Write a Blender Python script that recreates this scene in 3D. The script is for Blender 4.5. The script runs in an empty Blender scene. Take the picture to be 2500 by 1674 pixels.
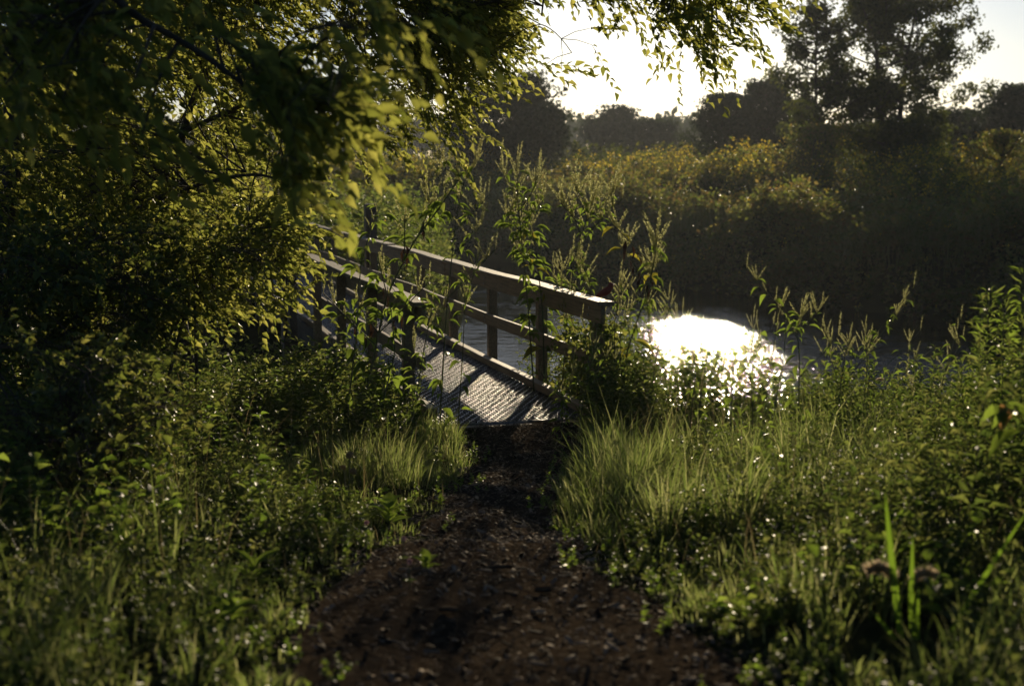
import bpy, bmesh, math, random
import numpy as np
from mathutils import Vector, Matrix
R = math.radians
rng = np.random.default_rng(7)
random.seed(7)
SC = bpy.context.scene
COL = SC.collection

# ------------------------------------------------------------------ camera, sky, sun, exposure
EYE = 2.1                      # metres above the bridge deck (deck = z 0)
FPX = 3472.0                   # 50 mm on 36 mm, in pixels of the 2500 px wide photograph
PITCH = math.atan((837 - 410) / FPX)
cam_d = bpy.data.cameras.new('camera')
cam = bpy.data.objects.new('camera', cam_d); COL.objects.link(cam)
cam_d.lens = 50; cam_d.sensor_width = 36; cam_d.clip_end = 5000; cam_d.clip_start = 0.05
cam.location = (0, 0, EYE)
cam.rotation_euler = (math.pi / 2 - PITCH, 0, 0)
cam_d.dof.use_dof = True
cam_d.dof.focus_distance = 12.0
cam_d.dof.aperture_fstop = 2.4
SC.camera = cam

SUN_AZ, SUN_EL = R(7.6), R(9.6)          # right of straight ahead, low
w = bpy.data.worlds.new('World'); SC.world = w; w.use_nodes = True
nt = w.node_tree
sky = nt.nodes.new('ShaderNodeTexSky'); sky.sky_type = 'NISHITA'; sky.sun_disc = False
sky.sun_elevation = SUN_EL; sky.sun_rotation = SUN_AZ
sky.air_density = 0.7; sky.dust_density = 0.5; sky.ozone_density = 3.0
bg = nt.nodes['Background']; bg.inputs['Strength'].default_value = 0.055
nt.links.new(sky.outputs[0], bg.inputs['Color'])
sun_d = bpy.data.lights.new('sun', 'SUN'); sun_d.energy = 5.0; sun_d.angle = R(0.5); sun_d.color = (1.0, 0.82, 0.55)
sun = bpy.data.objects.new('sun', sun_d); COL.objects.link(sun)
SD = Vector((math.sin(SUN_AZ) * math.cos(SUN_EL), math.cos(SUN_AZ) * math.cos(SUN_EL), math.sin(SUN_EL)))
sun.rotation_euler = SD.to_track_quat('Z', 'Y').to_euler()
sun.location = (20, 60, 40)
SC.view_settings.view_transform = 'Standard'; SC.view_settings.look = 'None'
SC.view_settings.gamma = 1; SC.view_settings.use_curve_mapping = False
SC.view_settings.exposure = 0.2
SC.render.engine = 'CYCLES'
SC.cycles.max_bounces = 6; SC.cycles.diffuse_bounces = 2; SC.cycles.glossy_bounces = 3
SC.cycles.transmission_bounces = 4; SC.cycles.volume_bounces = 0; SC.cycles.transparent_max_bounces = 4
SC.cycles.sample_clamp_indirect = 4.0; SC.cycles.caustics_reflective = False; SC.cycles.caustics_refractive = False

# ------------------------------------------------------------------ helpers
CP, SP = math.cos(PITCH), math.sin(PITCH)
def ray(u, v):
    """direction (unit forward depth) of photograph pixel(s)"""
    a = (np.asarray(u, float) - 1250) / FPX; b = (837 - np.asarray(v, float)) / FPX
    return np.stack([a, CP + b * SP, -SP + b * CP], -1)
def at(u, v, d):
    """point on the ray of pixel (u, v) at horizontal distance y = d"""
    r = ray(u, v)
    return np.array([0, 0, EYE]) + r * (np.asarray(d, float) / r[..., 1])[..., None]
def sstep(a, b, x):
    t = np.clip((x - a) / (b - a), 0, 1); return t * t * (3 - 2 * t)
def vnoise(x, y, s=1.0, seed=0):
    x = np.asarray(x, float) * s + seed * 17.3; y = np.asarray(y, float) * s - seed * 9.1
    xi, yi = np.floor(x), np.floor(y); fx, fy = x - xi, y - yi
    def hsh(a, b):
        q = np.sin(a * 127.1 + b * 311.7 + seed * 74.7) * 43758.5453; return q - np.floor(q)
    fx = fx * fx * (3 - 2 * fx); fy = fy * fy * (3 - 2 * fy)
    return (hsh(xi, yi) * (1 - fx) + hsh(xi + 1, yi) * fx) * (1 - fy) + (hsh(xi, yi + 1) * (1 - fx) + hsh(xi + 1, yi + 1) * fx) * fy
WATER = -1.9
BDIR = np.array([-0.2756, 0.9613]); BPER = np.array([0.9613, 0.2756]); BORG = np.array([0.072, 11.557])
def ground(x, y):
    x = np.asarray(x, float); y = np.asarray(y, float)
    # near bank
    zn = 0.58 - 0.64 * sstep(3.0, 11.3, y) + 0.10 * (vnoise(x, y, 0.7, 1) - 0.5) + 0.05 * (vnoise(x, y, 2.2, 2) - .5)
    zn = zn + 0.25 * sstep(-1.5, -5, x)
    wb = sstep(1.6, .8, np.abs(x)) * sstep(10.0, 11.2, y); zn = zn * (1 - wb) - .008 * wb
    ys = 12.9 - 2.2 * sstep(1.2, 3.2, x) - 0.3 * sstep(5, 9, x) + 2.0 * sstep(-2.5, -5, x) + 0.6 * (vnoise(x, 0 * x, 0.5, 3) - .5)
    near = zn + (-2.9 - zn) * sstep(0, 4.2, y - ys)
    # bank at the far end of the bridge
    xs2 = -0.3 + 0.8 * (vnoise(y, 0 * y, 0.3, 4) - .5)
    m2 = sstep(24.2, 27.6, y + 0.25 * x) * sstep(0, -2.6, x - xs2) * (1 - sstep(46, 50, y))
    z2 = -2.9 + m2 * (2.8 + 0.25 * (vnoise(x, y, .4, 5) - .5))
    # far bank
    yf = 60 - 15.5 * sstep(0, 7, x) - 10 * sstep(6.5, 13, x) + 2.6 * (vnoise(x, 0 * x, 0.3, 6) - .5)
    e = y - yf
    zf = -2.9 + 1.3 * sstep(-1.5, 1.2, e) + (1.75 + .9 * (vnoise(x, y, .16, 8) - .5)) * sstep(0, 13, e) + (1.2 * sstep(.2, .85, vnoise(x, y, .27, 9)) + .2) * np.exp(-((e - 7.5 - 5 * (vnoise(x, 0 * x, .3, 10) - .5)) / 2.4) ** 2) + 0.75 * sstep(16, 26, e) + 0.5 * (vnoise(x, y, .15, 7) - .5) * sstep(2, 8, e) + 0.012 * np.clip(e - 16, 0, 200)
    return np.maximum(np.maximum(near, z2), zf)
def on_ground(u, v):
    r = ray(u, v); t = 1.5
    for k in range(4000):
        p = np.array([0, 0, EYE]) + r * t
        if p[2] <= ground(p[0], p[1]): return p
        t += 0.01 + t * 0.002
    return p

def new_mesh(name, V, F, mats=(), smooth=False, midx=None):
    me = bpy.data.meshes.new(name)
    V = np.ascontiguousarray(V, dtype=np.float32); F = np.ascontiguousarray(F, dtype=np.int32)
    n, k = F.shape
    me.vertices.add(len(V)); me.vertices.foreach_set('co', V.ravel())
    me.loops.add(n * k); me.loops.foreach_set('vertex_index', F.ravel())
    me.polygons.add(n); me.polygons.foreach_set('loop_start', np.arange(0, n * k, k, dtype=np.int32))
    if smooth: me.polygons.foreach_set('use_smooth', np.ones(n, dtype=bool))
    if midx is not None: me.polygons.foreach_set('material_index', np.asarray(midx, dtype=np.int32))
    for m in mats: me.materials.append(m)
    me.update(calc_edges=True)
    return me
def add(name, me, parent=None, loc=None, kind=None):
    o = bpy.data.objects.new(name, me); COL.objects.link(o)
    if parent is not None: o.parent = parent
    if loc is not None: o.location = loc
    if kind: o['kind'] = kind
    return o
def thing(name, label, cat, loc=(0, 0, 0), rotz=0.0, group=None):
    o = bpy.data.objects.new(name, None); COL.objects.link(o)
    o.empty_display_size = 0.1
    o.location = loc; o.rotation_euler = (0, 0, rotz)
    return tag(o, label, cat, group)
def tag(o, label, cat, group=None):
    o['label'] = label; o['category'] = cat
    if group: o['group'] = group
    return o
class MB:
    """collects pieces into one mesh (triangles)"""
    def __init__(s): s.V = []; s.F = []; s.n = 0; s.M = []
    def put(s, V, F, m=0):
        V = np.asarray(V, float).reshape(-1, 3); F = np.asarray(F, int)
        if F.shape[1] == 4: F = np.concatenate([F[:, [0, 1, 2]], F[:, [0, 2, 3]]])
        s.V.append(V); s.F.append(F + s.n); s.n += len(V); s.M.append(np.full(len(F), m)); return s
    def tube(s, P, rad, k=6, m=0, cap=True):
        P = np.asarray(P, float); n = len(P); rad = np.broadcast_to(np.asarray(rad, float), (n,))
        T = np.gradient(P, axis=0); T /= np.linalg.norm(T, axis=1)[:, None] + 1e-9
        ref = np.array([0, 0, 1.0]) if abs(T[0][2]) < .9 else np.array([1.0, 0, 0])
        A = np.cross(T, ref); A /= np.linalg.norm(A, axis=1)[:, None] + 1e-9
        B = np.cross(T, A)
        th = np.linspace(0, 2 * math.pi, k, endpoint=False)
        V = (P[:, None] + rad[:, None, None] * (np.cos(th)[None, :, None] * A[:, None] + np.sin(th)[None, :, None] * B[:, None])).reshape(-1, 3)
        i, j = np.meshgrid(np.arange(n - 1), np.arange(k), indexing='ij')
        a = i * k + j; b = i * k + (j + 1) % k
        s.put(V, np.stack([a, b, b + k, a + k], -1).reshape(-1, 4), m)
        return s
    def box(s, lo, hi, m=0):
        x0, y0, z0 = lo; x1, y1, z1 = hi
        V = [(x0, y0, z0), (x1, y0, z0), (x1, y1, z0), (x0, y1, z0), (x0, y0, z1), (x1, y0, z1), (x1, y1, z1), (x0, y1, z1)]
        return s.put(V, [(0, 3, 2, 1), (4, 5, 6, 7), (0, 1, 5, 4), (1, 2, 6, 5), (2, 3, 7, 6), (3, 0, 4, 7)], m)
    def mesh(s, name, mats, smooth=False):
        return new_mesh(name, np.concatenate(s.V), np.concatenate(s.F), mats, smooth, np.concatenate(s.M))

# leaf templates: x along the leaf, y across (in half widths), z lift (in lengths)
def tmpl(rows, tip=(1.0, -.10), fold=.10):
    """rows: (x, halfwidth, zmid); gives verts (mid,l,r)*n plus base and tip"""
    V = [(0, 0, 0)]
    for x, hw, z in rows: V += [(x, 0, z), (x, hw, z + fold * hw), (x, -hw, z + fold * hw)]
    V.append((tip[0], 0, tip[1])); t = len(V) - 1
    F = [(0, 3, 1), (0, 1, 2)]
    for k in range(len(rows) - 1):
        a = 1 + 3 * k; b = a + 3
        F += [(a, a + 2, b + 2), (a, b + 2, b), (a, b, b + 1), (a, b + 1, a + 1)]
    a = 1 + 3 * (len(rows) - 1)
    F += [(a, a + 2, t), (a, t, a + 1)]
    return np.array(V, float), np.array(F)
T_OV = tmpl([(.12, .55, .015), (.32, 1, .03), (.58, .78, .01), (.80, .34, -.05)], (1, -.13), .16)     # pointed oval leaf
T_DIA = tmpl([(.42, 1, .04)], (1, -.1), .2)
T_OV1 = tmpl([(.32, 1, .03), (.68, .6, -.01)], (1, -.12), .18)
T_LAN = tmpl([(.3, .9, .03), (.6, .8, 0)], (1, -.12), .15)
T_S = (np.array([(0, 0, 0), (.42, 1, .05), (.42, -1, .05), (1, 0, -.06)], float), np.array([(0, 2, 3), (0, 3, 1)]))
def norm(a): return a / (np.linalg.norm(a, axis=-1, keepdims=True) + 1e-9)
def leaves(T, P, D, N, L, W):
    """batch of leaves: base P, direction D, face normal N, length L, half width W"""
    TV, TF = T; n = len(P)
    X = norm(D); Y = norm(np.cross(N, X)); Z = np.cross(X, Y)
    L = np.broadcast_to(L, (n,)); W = np.broadcast_to(W, (n,))
    V = (P[:, None] + X[:, None] * (TV[None, :, 0:1] * L[:, None, None]) + Y[:, None] * (TV[None, :, 1:2] * W[:, None, None]) + Z[:, None] * (TV[None, :, 2:3] * L[:, None, None]))
    F = TF[None] + (np.arange(n) * len(TV))[:, None, None]
    return V.reshape(-1, 3), F.reshape(-1, 3)
def rnd(n, s=1.0): return rng.normal(0, s, (n, 3))
def blades(P, H, W, az, lean, curl, seg=3):
    """grass blades: base P, height H, half width W, lean direction az, lean start, curl (bend over)"""
    n = len(P); t = np.linspace(0, 1, seg + 1)
    ang = lean[:, None] + curl[:, None] * t[None] ** 1.5            # tilt from vertical along the blade
    ds = H[:, None] / seg
    dr = np.concatenate([np.zeros((n, 1)), np.cumsum(np.sin(ang[:, :-1]) * ds, 1)], 1)
    dz = np.concatenate([np.zeros((n, 1)), np.cumsum(np.cos(ang[:, :-1]) * ds, 1)], 1)
    c, s_ = np.cos(az)[:, None], np.sin(az)[:, None]
    C = np.stack([P[:, 0:1] + dr * c, P[:, 1:2] + dr * s_, P[:, 2:3] + dz], -1)
    tw = az + rng.uniform(-.9, .9, n)
    side = np.stack([-np.sin(tw), np.cos(tw), np.zeros(n)], -1)[:, None] * (W[:, None] * np.array([.7, 1, .75, 0] if seg == 3 else np.linspace(1, 0, seg + 1))[None])[..., None]
    Lf = C - side; Rt = C + side
    V = np.concatenate([np.stack([Lf[:, :-1], Rt[:, :-1]], 2).reshape(n, -1, 3), C[:, -1:]], 1)
    F = []
    for k in range(seg - 1):
        a = 2 * k; F += [(a, a + 1, a + 3), (a, a + 3, a + 2)]
    a = 2 * (seg - 1); F.append((a, a + 1, a + 2))
    F = np.array(F)[None] + (np.arange(n) * V.shape[1])[:, None, None]
    return V.reshape(-1, 3), F.reshape(-1, 3), C

# ------------------------------------------------------------------ materials
def mat(name):
    m = bpy.data.materials.new(name); m.use_nodes = True
    return m, m.node_tree, m.node_tree.nodes['Principled BSDF']
def ramp(nt_, stops):
    r = nt_.nodes.new('ShaderNodeValToRGB'); cr = r.color_ramp
    while len(cr.elements) < len(stops): cr.elements.new(0.5)
    for e, (p, c) in zip(cr.elements, stops): e.position = p; e.color = (*c, 1)
    return r
def leaf_mat(name, cols, tcols, tr=0.45, rough=0.42, spec=0.5):
    m, t, p = mat(name)
    g = t.nodes.new('ShaderNodeNewGeometry')
    r1 = ramp(t, [(i / max(1, len(cols) - 1), c) for i, c in enumerate(cols)])
    r2 = ramp(t, [(i / max(1, len(tcols) - 1), c) for i, c in enumerate(tcols)])
    t.links.new(g.outputs['Random Per Island'], r1.inputs[0]); t.links.new(g.outputs['Random Per Island'], r2.inputs[0])
    p.inputs['Roughness'].default_value = rough; p.inputs['Specular IOR Level'].default_value = spec
    t.links.new(r1.outputs[0], p.inputs['Base Color'])
    tl = t.nodes.new('ShaderNodeBsdfTranslucent'); t.links.new(r2.outputs[0], tl.inputs['Color'])
    mx = t.nodes.new('ShaderNodeMixShader'); mx.inputs[0].default_value = tr
    t.links.new(p.outputs[0], mx.inputs[1]); t.links.new(tl.outputs[0], mx.inputs[2])
    t.links.new(mx.outputs[0], t.nodes['Material Output'].inputs['Surface'])
    return m
def noise(t, scale, detail=4, rough=.6, coord='Object', vec=None, sc=None):
    n = t.nodes.new('ShaderNodeTexNoise'); n.inputs['Scale'].default_value = scale; n.inputs['Detail'].default_value = detail; n.inputs['Roughness'].default_value = rough
    c = t.nodes.new('ShaderNodeTexCoord'); src = c.outputs[coord]
    if sc:
        mp = t.nodes.new('ShaderNodeMapping'); mp.inputs['Scale'].default_value = sc; t.links.new(src, mp.inputs[0]); src = mp.outputs[0]
    t.links.new(src, n.inputs['Vector']); return n
def bump(t, p, n, strength, dist=.02):
    b = t.nodes.new('ShaderNodeBump'); b.inputs['Strength'].default_value = strength; b.inputs['Distance'].default_value = dist
    t.links.new(n.outputs[0], b.inputs['Height']); t.links.new(b.outputs[0], p.inputs['Normal'])

M = {}
M['tree_leaf'] = leaf_mat('tree_leaf', [(.035, .06, .012), (.05, .085, .018), (.075, .10, .02)], [(.21, .25, .04), (.40, .43, .08), (.62, .60, .14)], .58, .5, .25)
M['shrub_leaf'] = leaf_mat('shrub_leaf', [(.03, .055, .012), (.05, .08, .018), (.07, .09, .02)], [(.13, .18, .03), (.24, .29, .05), (.38, .37, .09)], .5, .42, .4)
M['weed_leaf'] = leaf_mat('weed_leaf', [(.04, .075, .015), (.055, .10, .02), (.07, .11, .025)], [(.17, .28, .035), (.26, .38, .045), (.36, .44, .08)], .55, .45, .22)
M['weed_small'] = leaf_mat('weed_small', [(.03, .06, .012), (.05, .085, .02), (.075, .10, .025)], [(.12, .19, .035), (.22, .29, .055), (.36, .38, .10)], .5, .5, .14)
M['grass'] = leaf_mat('grass', [(.04, .07, .014), (.055, .09, .02), (.10, .11, .035)], [(.20, .29, .06), (.34, .42, .10), (.55, .55, .24)], .5, .45, .25)
M['straw'] = leaf_mat('straw', [(.16, .13, .06), (.22, .18, .09)], [(.3, .24, .10), (.4, .32, .16)], .4, .5, .4)
M['spike'] = leaf_mat('spike', [(.14, .15, .06), (.2, .19, .08)], [(.48, .50, .20), (.62, .60, .30)], .6, .6, .2)
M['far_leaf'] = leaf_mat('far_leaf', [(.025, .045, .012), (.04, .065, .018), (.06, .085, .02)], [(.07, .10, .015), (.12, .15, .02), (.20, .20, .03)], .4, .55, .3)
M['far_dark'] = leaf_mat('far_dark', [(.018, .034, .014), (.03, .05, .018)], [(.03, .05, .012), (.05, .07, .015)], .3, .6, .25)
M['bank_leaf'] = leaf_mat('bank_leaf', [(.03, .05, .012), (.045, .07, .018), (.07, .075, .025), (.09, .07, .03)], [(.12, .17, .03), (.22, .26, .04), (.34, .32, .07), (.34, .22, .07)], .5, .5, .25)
M['bank_grass'] = leaf_mat('bank_grass', [(.05, .08, .025), (.08, .10, .035), (.12, .11, .05)], [(.22, .28, .07), (.36, .40, .12), (.48, .44, .2)], .5, .5, .3)
M['yellow'] = leaf_mat('yellow', [(.6, .44, .03), (.7, .52, .05)], [(.75, .56, .04), (.9, .72, .08)], .55, .5, .2)
M['orange_leaf'] = leaf_mat('orange_leaf', [(.25, .11, .04), (.30, .16, .05)], [(.38, .18, .07), (.42, .24, .08)], .5, .5, .2)
M['yellow_leaf'] = leaf_mat('yellow_leaf', [(.22, .2, .03), (.3, .24, .03)], [(.42, .40, .04), (.5, .45, .05)], .5, .4, .4)
M['dead_leaf'] = leaf_mat('dead_leaf', [(.05, .03, .02), (.08, .05, .03)], [(.06, .03, .015), (.08, .04, .02)], .2, .7, .2)
M['pink'] = leaf_mat('pink', [(.4, .22, .25), (.5, .35, .35)], [(.5, .25, .3), (.6, .4, .4)], .45, .5, .3)

def bark_mat(name, c0, c1):
    m, t, p = mat(name); n = noise(t, 14, 6, .65, 'Object', sc=(1, 1, .2)); r = ramp(t, [(.3, c0), (.7, c1)])
    t.links.new(n.outputs[0], r.inputs[0]); t.links.new(r.outputs[0], p.inputs['Base Color']); p.inputs['Roughness'].default_value = .85
    bump(t, p, n, .6, .02); return m
M['bark'] = bark_mat('bark', (.03, .024, .018), (.09, .075, .055))
M['twig'] = bark_mat('twig', (.045, .032, .02), (.09, .065, .04))
M['stem'] = bark_mat('stem', (.07, .09, .03), (.12, .12, .05))
def wood_mat(name, c0, c1, c2):
    m, t, p = mat(name)
    n = noise(t, 7, 8, .62, 'Object', sc=(7, .35, 7)); n2 = noise(t, 2.2, 5, .6, 'Object')
    r = ramp(t, [(.28, c0), (.5, c1), (.75, c2)]); t.links.new(n.outputs[0], r.inputs[0])
    r2 = ramp(t, [(.35, (.45, .5, .42)), (.62, (1, 1, 1))]); t.links.new(n2.outputs[0], r2.inputs[0])
    mx = t.nodes.new('ShaderNodeMixRGB'); mx.blend_type = 'MULTIPLY'; mx.inputs[0].default_value = .75
    t.links.new(r.outputs[0], mx.inputs[1]); t.links.new(r2.outputs[0], mx.inputs[2]); t.links.new(mx.outputs[0], p.inputs['Base Color'])
    p.inputs['Roughness'].default_value = .62; bump(t, p, n, .5, .006); return m
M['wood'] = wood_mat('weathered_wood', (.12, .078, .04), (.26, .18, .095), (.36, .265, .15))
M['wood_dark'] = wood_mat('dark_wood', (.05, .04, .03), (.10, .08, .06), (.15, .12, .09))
def metal_mat():
    m, t, p = mat('galvanised_steel'); n = noise(t, 40, 4, .6); r = ramp(t, [(.3, (.09, .09, .095)), (.7, (.24, .24, .245))])
    t.links.new(n.outputs[0], r.inputs[0]); t.links.new(r.outputs[0], p.inputs['Base Color']); p.inputs['Metallic'].default_value = .9
    p.inputs['Roughness'].default_value = .33; return m
M['steel'] = metal_mat()
def ground_mat():
    m, t, p = mat('bank_soil'); n = noise(t, .8, 8, .7); r = ramp(t, [(.3, (.018, .02, .009)), (.55, (.03, .036, .013)), (.75, (.045, .035, .02))])
    t.links.new(n.outputs[0], r.inputs[0]); t.links.new(r.outputs[0], p.inputs['Base Color']); p.inputs['Roughness'].default_value = .95; p.inputs['Specular IOR Level'].default_value = 0
    n2 = noise(t, 25, 5, .7); bump(t, p, n2, .8, .03); return m
M['ground'] = ground_mat()
def path_mat():
    m, t, p = mat('mulch_path'); n = noise(t, 30, 8, .75); r = ramp(t, [(.3, (.026, .019, .013)), (.5, (.058, .043, .029)), (.7, (.115, .086, .058))])
    t.links.new(n.outputs[0], r.inputs[0]); t.links.new(r.outputs[0], p.inputs['Base Color']); p.inputs['Roughness'].default_value = .8; p.inputs['Specular IOR Level'].default_value = 0
    bump(t, p, n, 1.0, .03); return m
M['path'] = path_mat()
M['chip'] = leaf_mat('mulch_chip', [(.026, .019, .013), (.07, .051, .034), (.30, .225, .155)], [(0, 0, 0), (0, 0, 0)], 0.0, .7, 0.006)
def water_mat():
    m, t, p = mat('river_water')
    p.inputs['Base Color'].default_value = (.008, .011, .008, 1); p.inputs['Roughness'].default_value = .05; p.inputs['IOR'].default_value = 1.33
    n = noise(t, 3.4, 5, .6, 'Object', sc=(1, 1.5, 1)); n2 = noise(t, .5, 3, .5, 'Object', sc=(1, 2.0, 1))
    # a breeze ruffles the open reach; the water in the lee of the far bank stays calm
    c = t.nodes.new('ShaderNodeTexCoord'); mp = t.nodes.new('ShaderNodeMapping'); mp.vector_type = 'TEXTURE'
    mp.inputs['Location'].default_value = (5.0, 25, WATER); mp.inputs['Scale'].default_value = (6.5, 17, 10); t.links.new(c.outputs['Object'], mp.inputs[0])
    g = t.nodes.new('ShaderNodeTexGradient'); g.gradient_type = 'SPHERICAL'; t.links.new(mp.outputs[0], g.inputs[0])
    n3 = noise(t, .55, 4, .65, 'Object', sc=(1, 1.8, 1))
    a1 = t.nodes.new('ShaderNodeMath'); a1.operation = 'MULTIPLY_ADD'; t.links.new(n3.outputs[0], a1.inputs[0]); a1.inputs[1].default_value = 1.5; t.links.new(g.outputs['Fac'], a1.inputs[2])
    r = t.nodes.new('ShaderNodeMapRange'); t.links.new(a1.outputs[0], r.inputs['Value']); r.inputs['From Min'].default_value = .75; r.inputs['From Max'].default_value = 1.5; r.inputs['To Min'].default_value = .10; r.inputs['To Max'].default_value = .72
    pw = t.nodes.new('ShaderNodeMath'); pw.operation = 'POWER'; t.links.new(n.outputs[0], pw.inputs[0]); pw.inputs[1].default_value = 4.0
    b1 = t.nodes.new('ShaderNodeBump'); b1.inputs['Distance'].default_value = .12; t.links.new(pw.outputs[0], b1.inputs['Height']); t.links.new(r.outputs[0], b1.inputs['Strength'])
    b2 = t.nodes.new('ShaderNodeBump'); b2.inputs['Strength'].default_value = .12; b2.inputs['Distance'].default_value = .12; t.links.new(n2.outputs[0], b2.inputs['Height'])
    t.links.new(b1.outputs[0], b2.inputs['Normal']); t.links.new(b2.outputs[0], p.inputs['Normal']); return m
M['water'] = water_mat()
def dew_mat():
    m, t, p = mat('dew'); p.inputs['Base Color'].default_value = (1, 1, 1, 1); p.inputs['Roughness'].default_value = .22; p.inputs['IOR'].default_value = 1.33
    p.inputs['Transmission Weight'].default_value = 1.0; return m
M['dew'] = dew_mat()
def plain(name, c, rough=.6):
    m, t, p = mat(name); n = noise(t, 60, 3); r = ramp(t, [(.3, tuple(x * .75 for x in c)), (.7, c)]); t.links.new(n.outputs[0], r.inputs[0]); t.links.new(r.outputs[0], p.inputs['Base Color'])
    p.inputs['Roughness'].default_value = rough; return m

# ------------------------------------------------------------------ ground, path, river
def build_ground():
    nr, na = 120, 270
    rr = np.concatenate([[0], np.geomspace(0.6, 620, nr - 1)])
    # finer where the camera looks
    a = np.concatenate([np.linspace(-35, 35, 200), np.linspace(35, 325, na - 200 + 2)[1:-1]])
    th = np.radians(a)
    Rg, Tg = np.meshgrid(rr, th, indexing='ij')
    X = Rg * np.sin(Tg); Y = Rg * np.cos(Tg)
    Z = ground(X, Y)
    V = np.stack([X, Y, Z], -1).reshape(-1, 3)
    i, j = np.meshgrid(np.arange(nr - 1), np.arange(na), indexing='ij')
    A = i * na + j; B = i * na + (j + 1) % na
    F = np.stack([A, A + na, B + na, B], -1).reshape(-1, 4)
    o = add('ground', new_mesh('ground', V, F, [M['ground']], True)); o['kind'] = 'structure'
build_ground()

PL = [(700, 1674), (740, 1560), (830, 1440), (960, 1330), (1080, 1260), (1130, 1200), (1150, 1130), (1165, 1060), (1185, 1036)]
PR = [(1830, 1674), (1730, 1560), (1590, 1470), (1430, 1380), (1350, 1270), (1370, 1190), (1390, 1130), (1400, 1070), (1400, 1036)]
pl = np.array([on_ground(*q) for q in PL]); pr = np.array([on_ground(*q) for q in PR])
ys_ = np.concatenate([[-2.0, 2.0], np.linspace(pl[0][1], 11.70, 150)])
def edge(tab, y): return np.interp(y, tab[:, 1], tab[:, 0])
def path_edges(y):
    l = edge(pl, y) + .10 * (vnoise(y, 0 * y, 3, 11) - .5); r = edge(pr, y) + .10 * (vnoise(y, 0 * y, 3, 12) - .5); return l, r
def path_z(x, y):
    l, r = path_edges(y); s = np.clip((x - l) / (r - l), 0, 1)
    return ground(x, y) + .006 + .025 * np.sin(s * math.pi) * vnoise(x, y, 4, 13)
def build_path():
    n = 40; l, r = path_edges(ys_); s = np.linspace(0, 1, n)
    X = l[:, None] * (1 - s) + r[:, None] * s; Y = np.repeat(ys_[:, None], n, 1)
    Z = path_z(X, Y)
    V = np.stack([X, Y, Z], -1).reshape(-1, 3)
    i, j = np.meshgrid(np.arange(len(ys_) - 1), np.arange(n - 1), indexing='ij'); A = i * n + j
    F = np.stack([A, A + 1, A + n + 1, A + n], -1).reshape(-1, 4)
    o = add('path', new_mesh('path', V, F, [M['path']], True)); o['kind'] = 'structure'
build_path()
def build_water():
    nx, ny = 60, 60
    xs = np.linspace(-260, 320, nx); yy = np.linspace(10.5, 200, ny)
    X, Y = np.meshgrid(xs, yy, indexing='ij'); V = np.stack([X, Y, np.full_like(X, WATER)], -1).reshape(-1, 3)
    i, j = np.meshgrid(np.arange(nx - 1), np.arange(ny - 1), indexing='ij'); A = i * ny + j
    F = np.stack([A, A + ny, A + ny + 1, A + 1], -1).reshape(-1, 4)
    o = add('river', new_mesh('river', V, F, [M['water']], True)); o['kind'] = 'structure'
build_water()

# ------------------------------------------------------------------ footbridge
bridge = thing('footbridge', 'weathered timber footbridge with steel grating deck leading away to the left', 'bridge', (BORG[0], BORG[1], 0), math.atan2(-BDIR[0], BDIR[1]))
def beam(name, lo, hi, m, bev=.004, rot=None, jit=0):
    bm = bmesh.new(); bmesh.ops.create_cube(bm, size=1)
    c = [(a + b) / 2 for a, b in zip(lo, hi)]; d = [b - a for a, b in zip(lo, hi)]
    for v in bm.verts: v.co = Vector((v.co.x * d[0], v.co.y * d[1], v.co.z * d[2]))
    if d[1] > 1.2:
        es = [e for e in bm.edges if abs(e.verts[0].co.y - e.verts[1].co.y) > .5 * d[1]]
        bmesh.ops.subdivide_edges(bm, edges=es, cuts=4)
        for v in bm.verts: v.co.z += .008 * math.sin(v.co.y * 1.9 + c[1]); v.co.x += .005 * math.sin(v.co.y * 1.7 + c[1] * 2)
    bmesh.ops.bevel(bm, geom=[e for e in bm.edges if len(e.link_faces) == 2 and e.calc_face_angle(0) > .5], offset=bev, segments=1, affect='EDGES')
    me = bpy.data.meshes.new(name); bm.to_mesh(me); bm.free(); me.materials.append(M[m])
    o = add(name, me, bridge, c)
    if rot: o.rotation_euler = rot
    return o
bm = bmesh.new(); bmesh.ops.create_cone(bm, segments=8, radius1=.014, radius2=.008, depth=.010, cap_ends=True); BOLT = bpy.data.meshes.new('bolt'); bm.to_mesh(BOLT); bm.free(); BOLT.materials.append(M['steel'])
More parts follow.
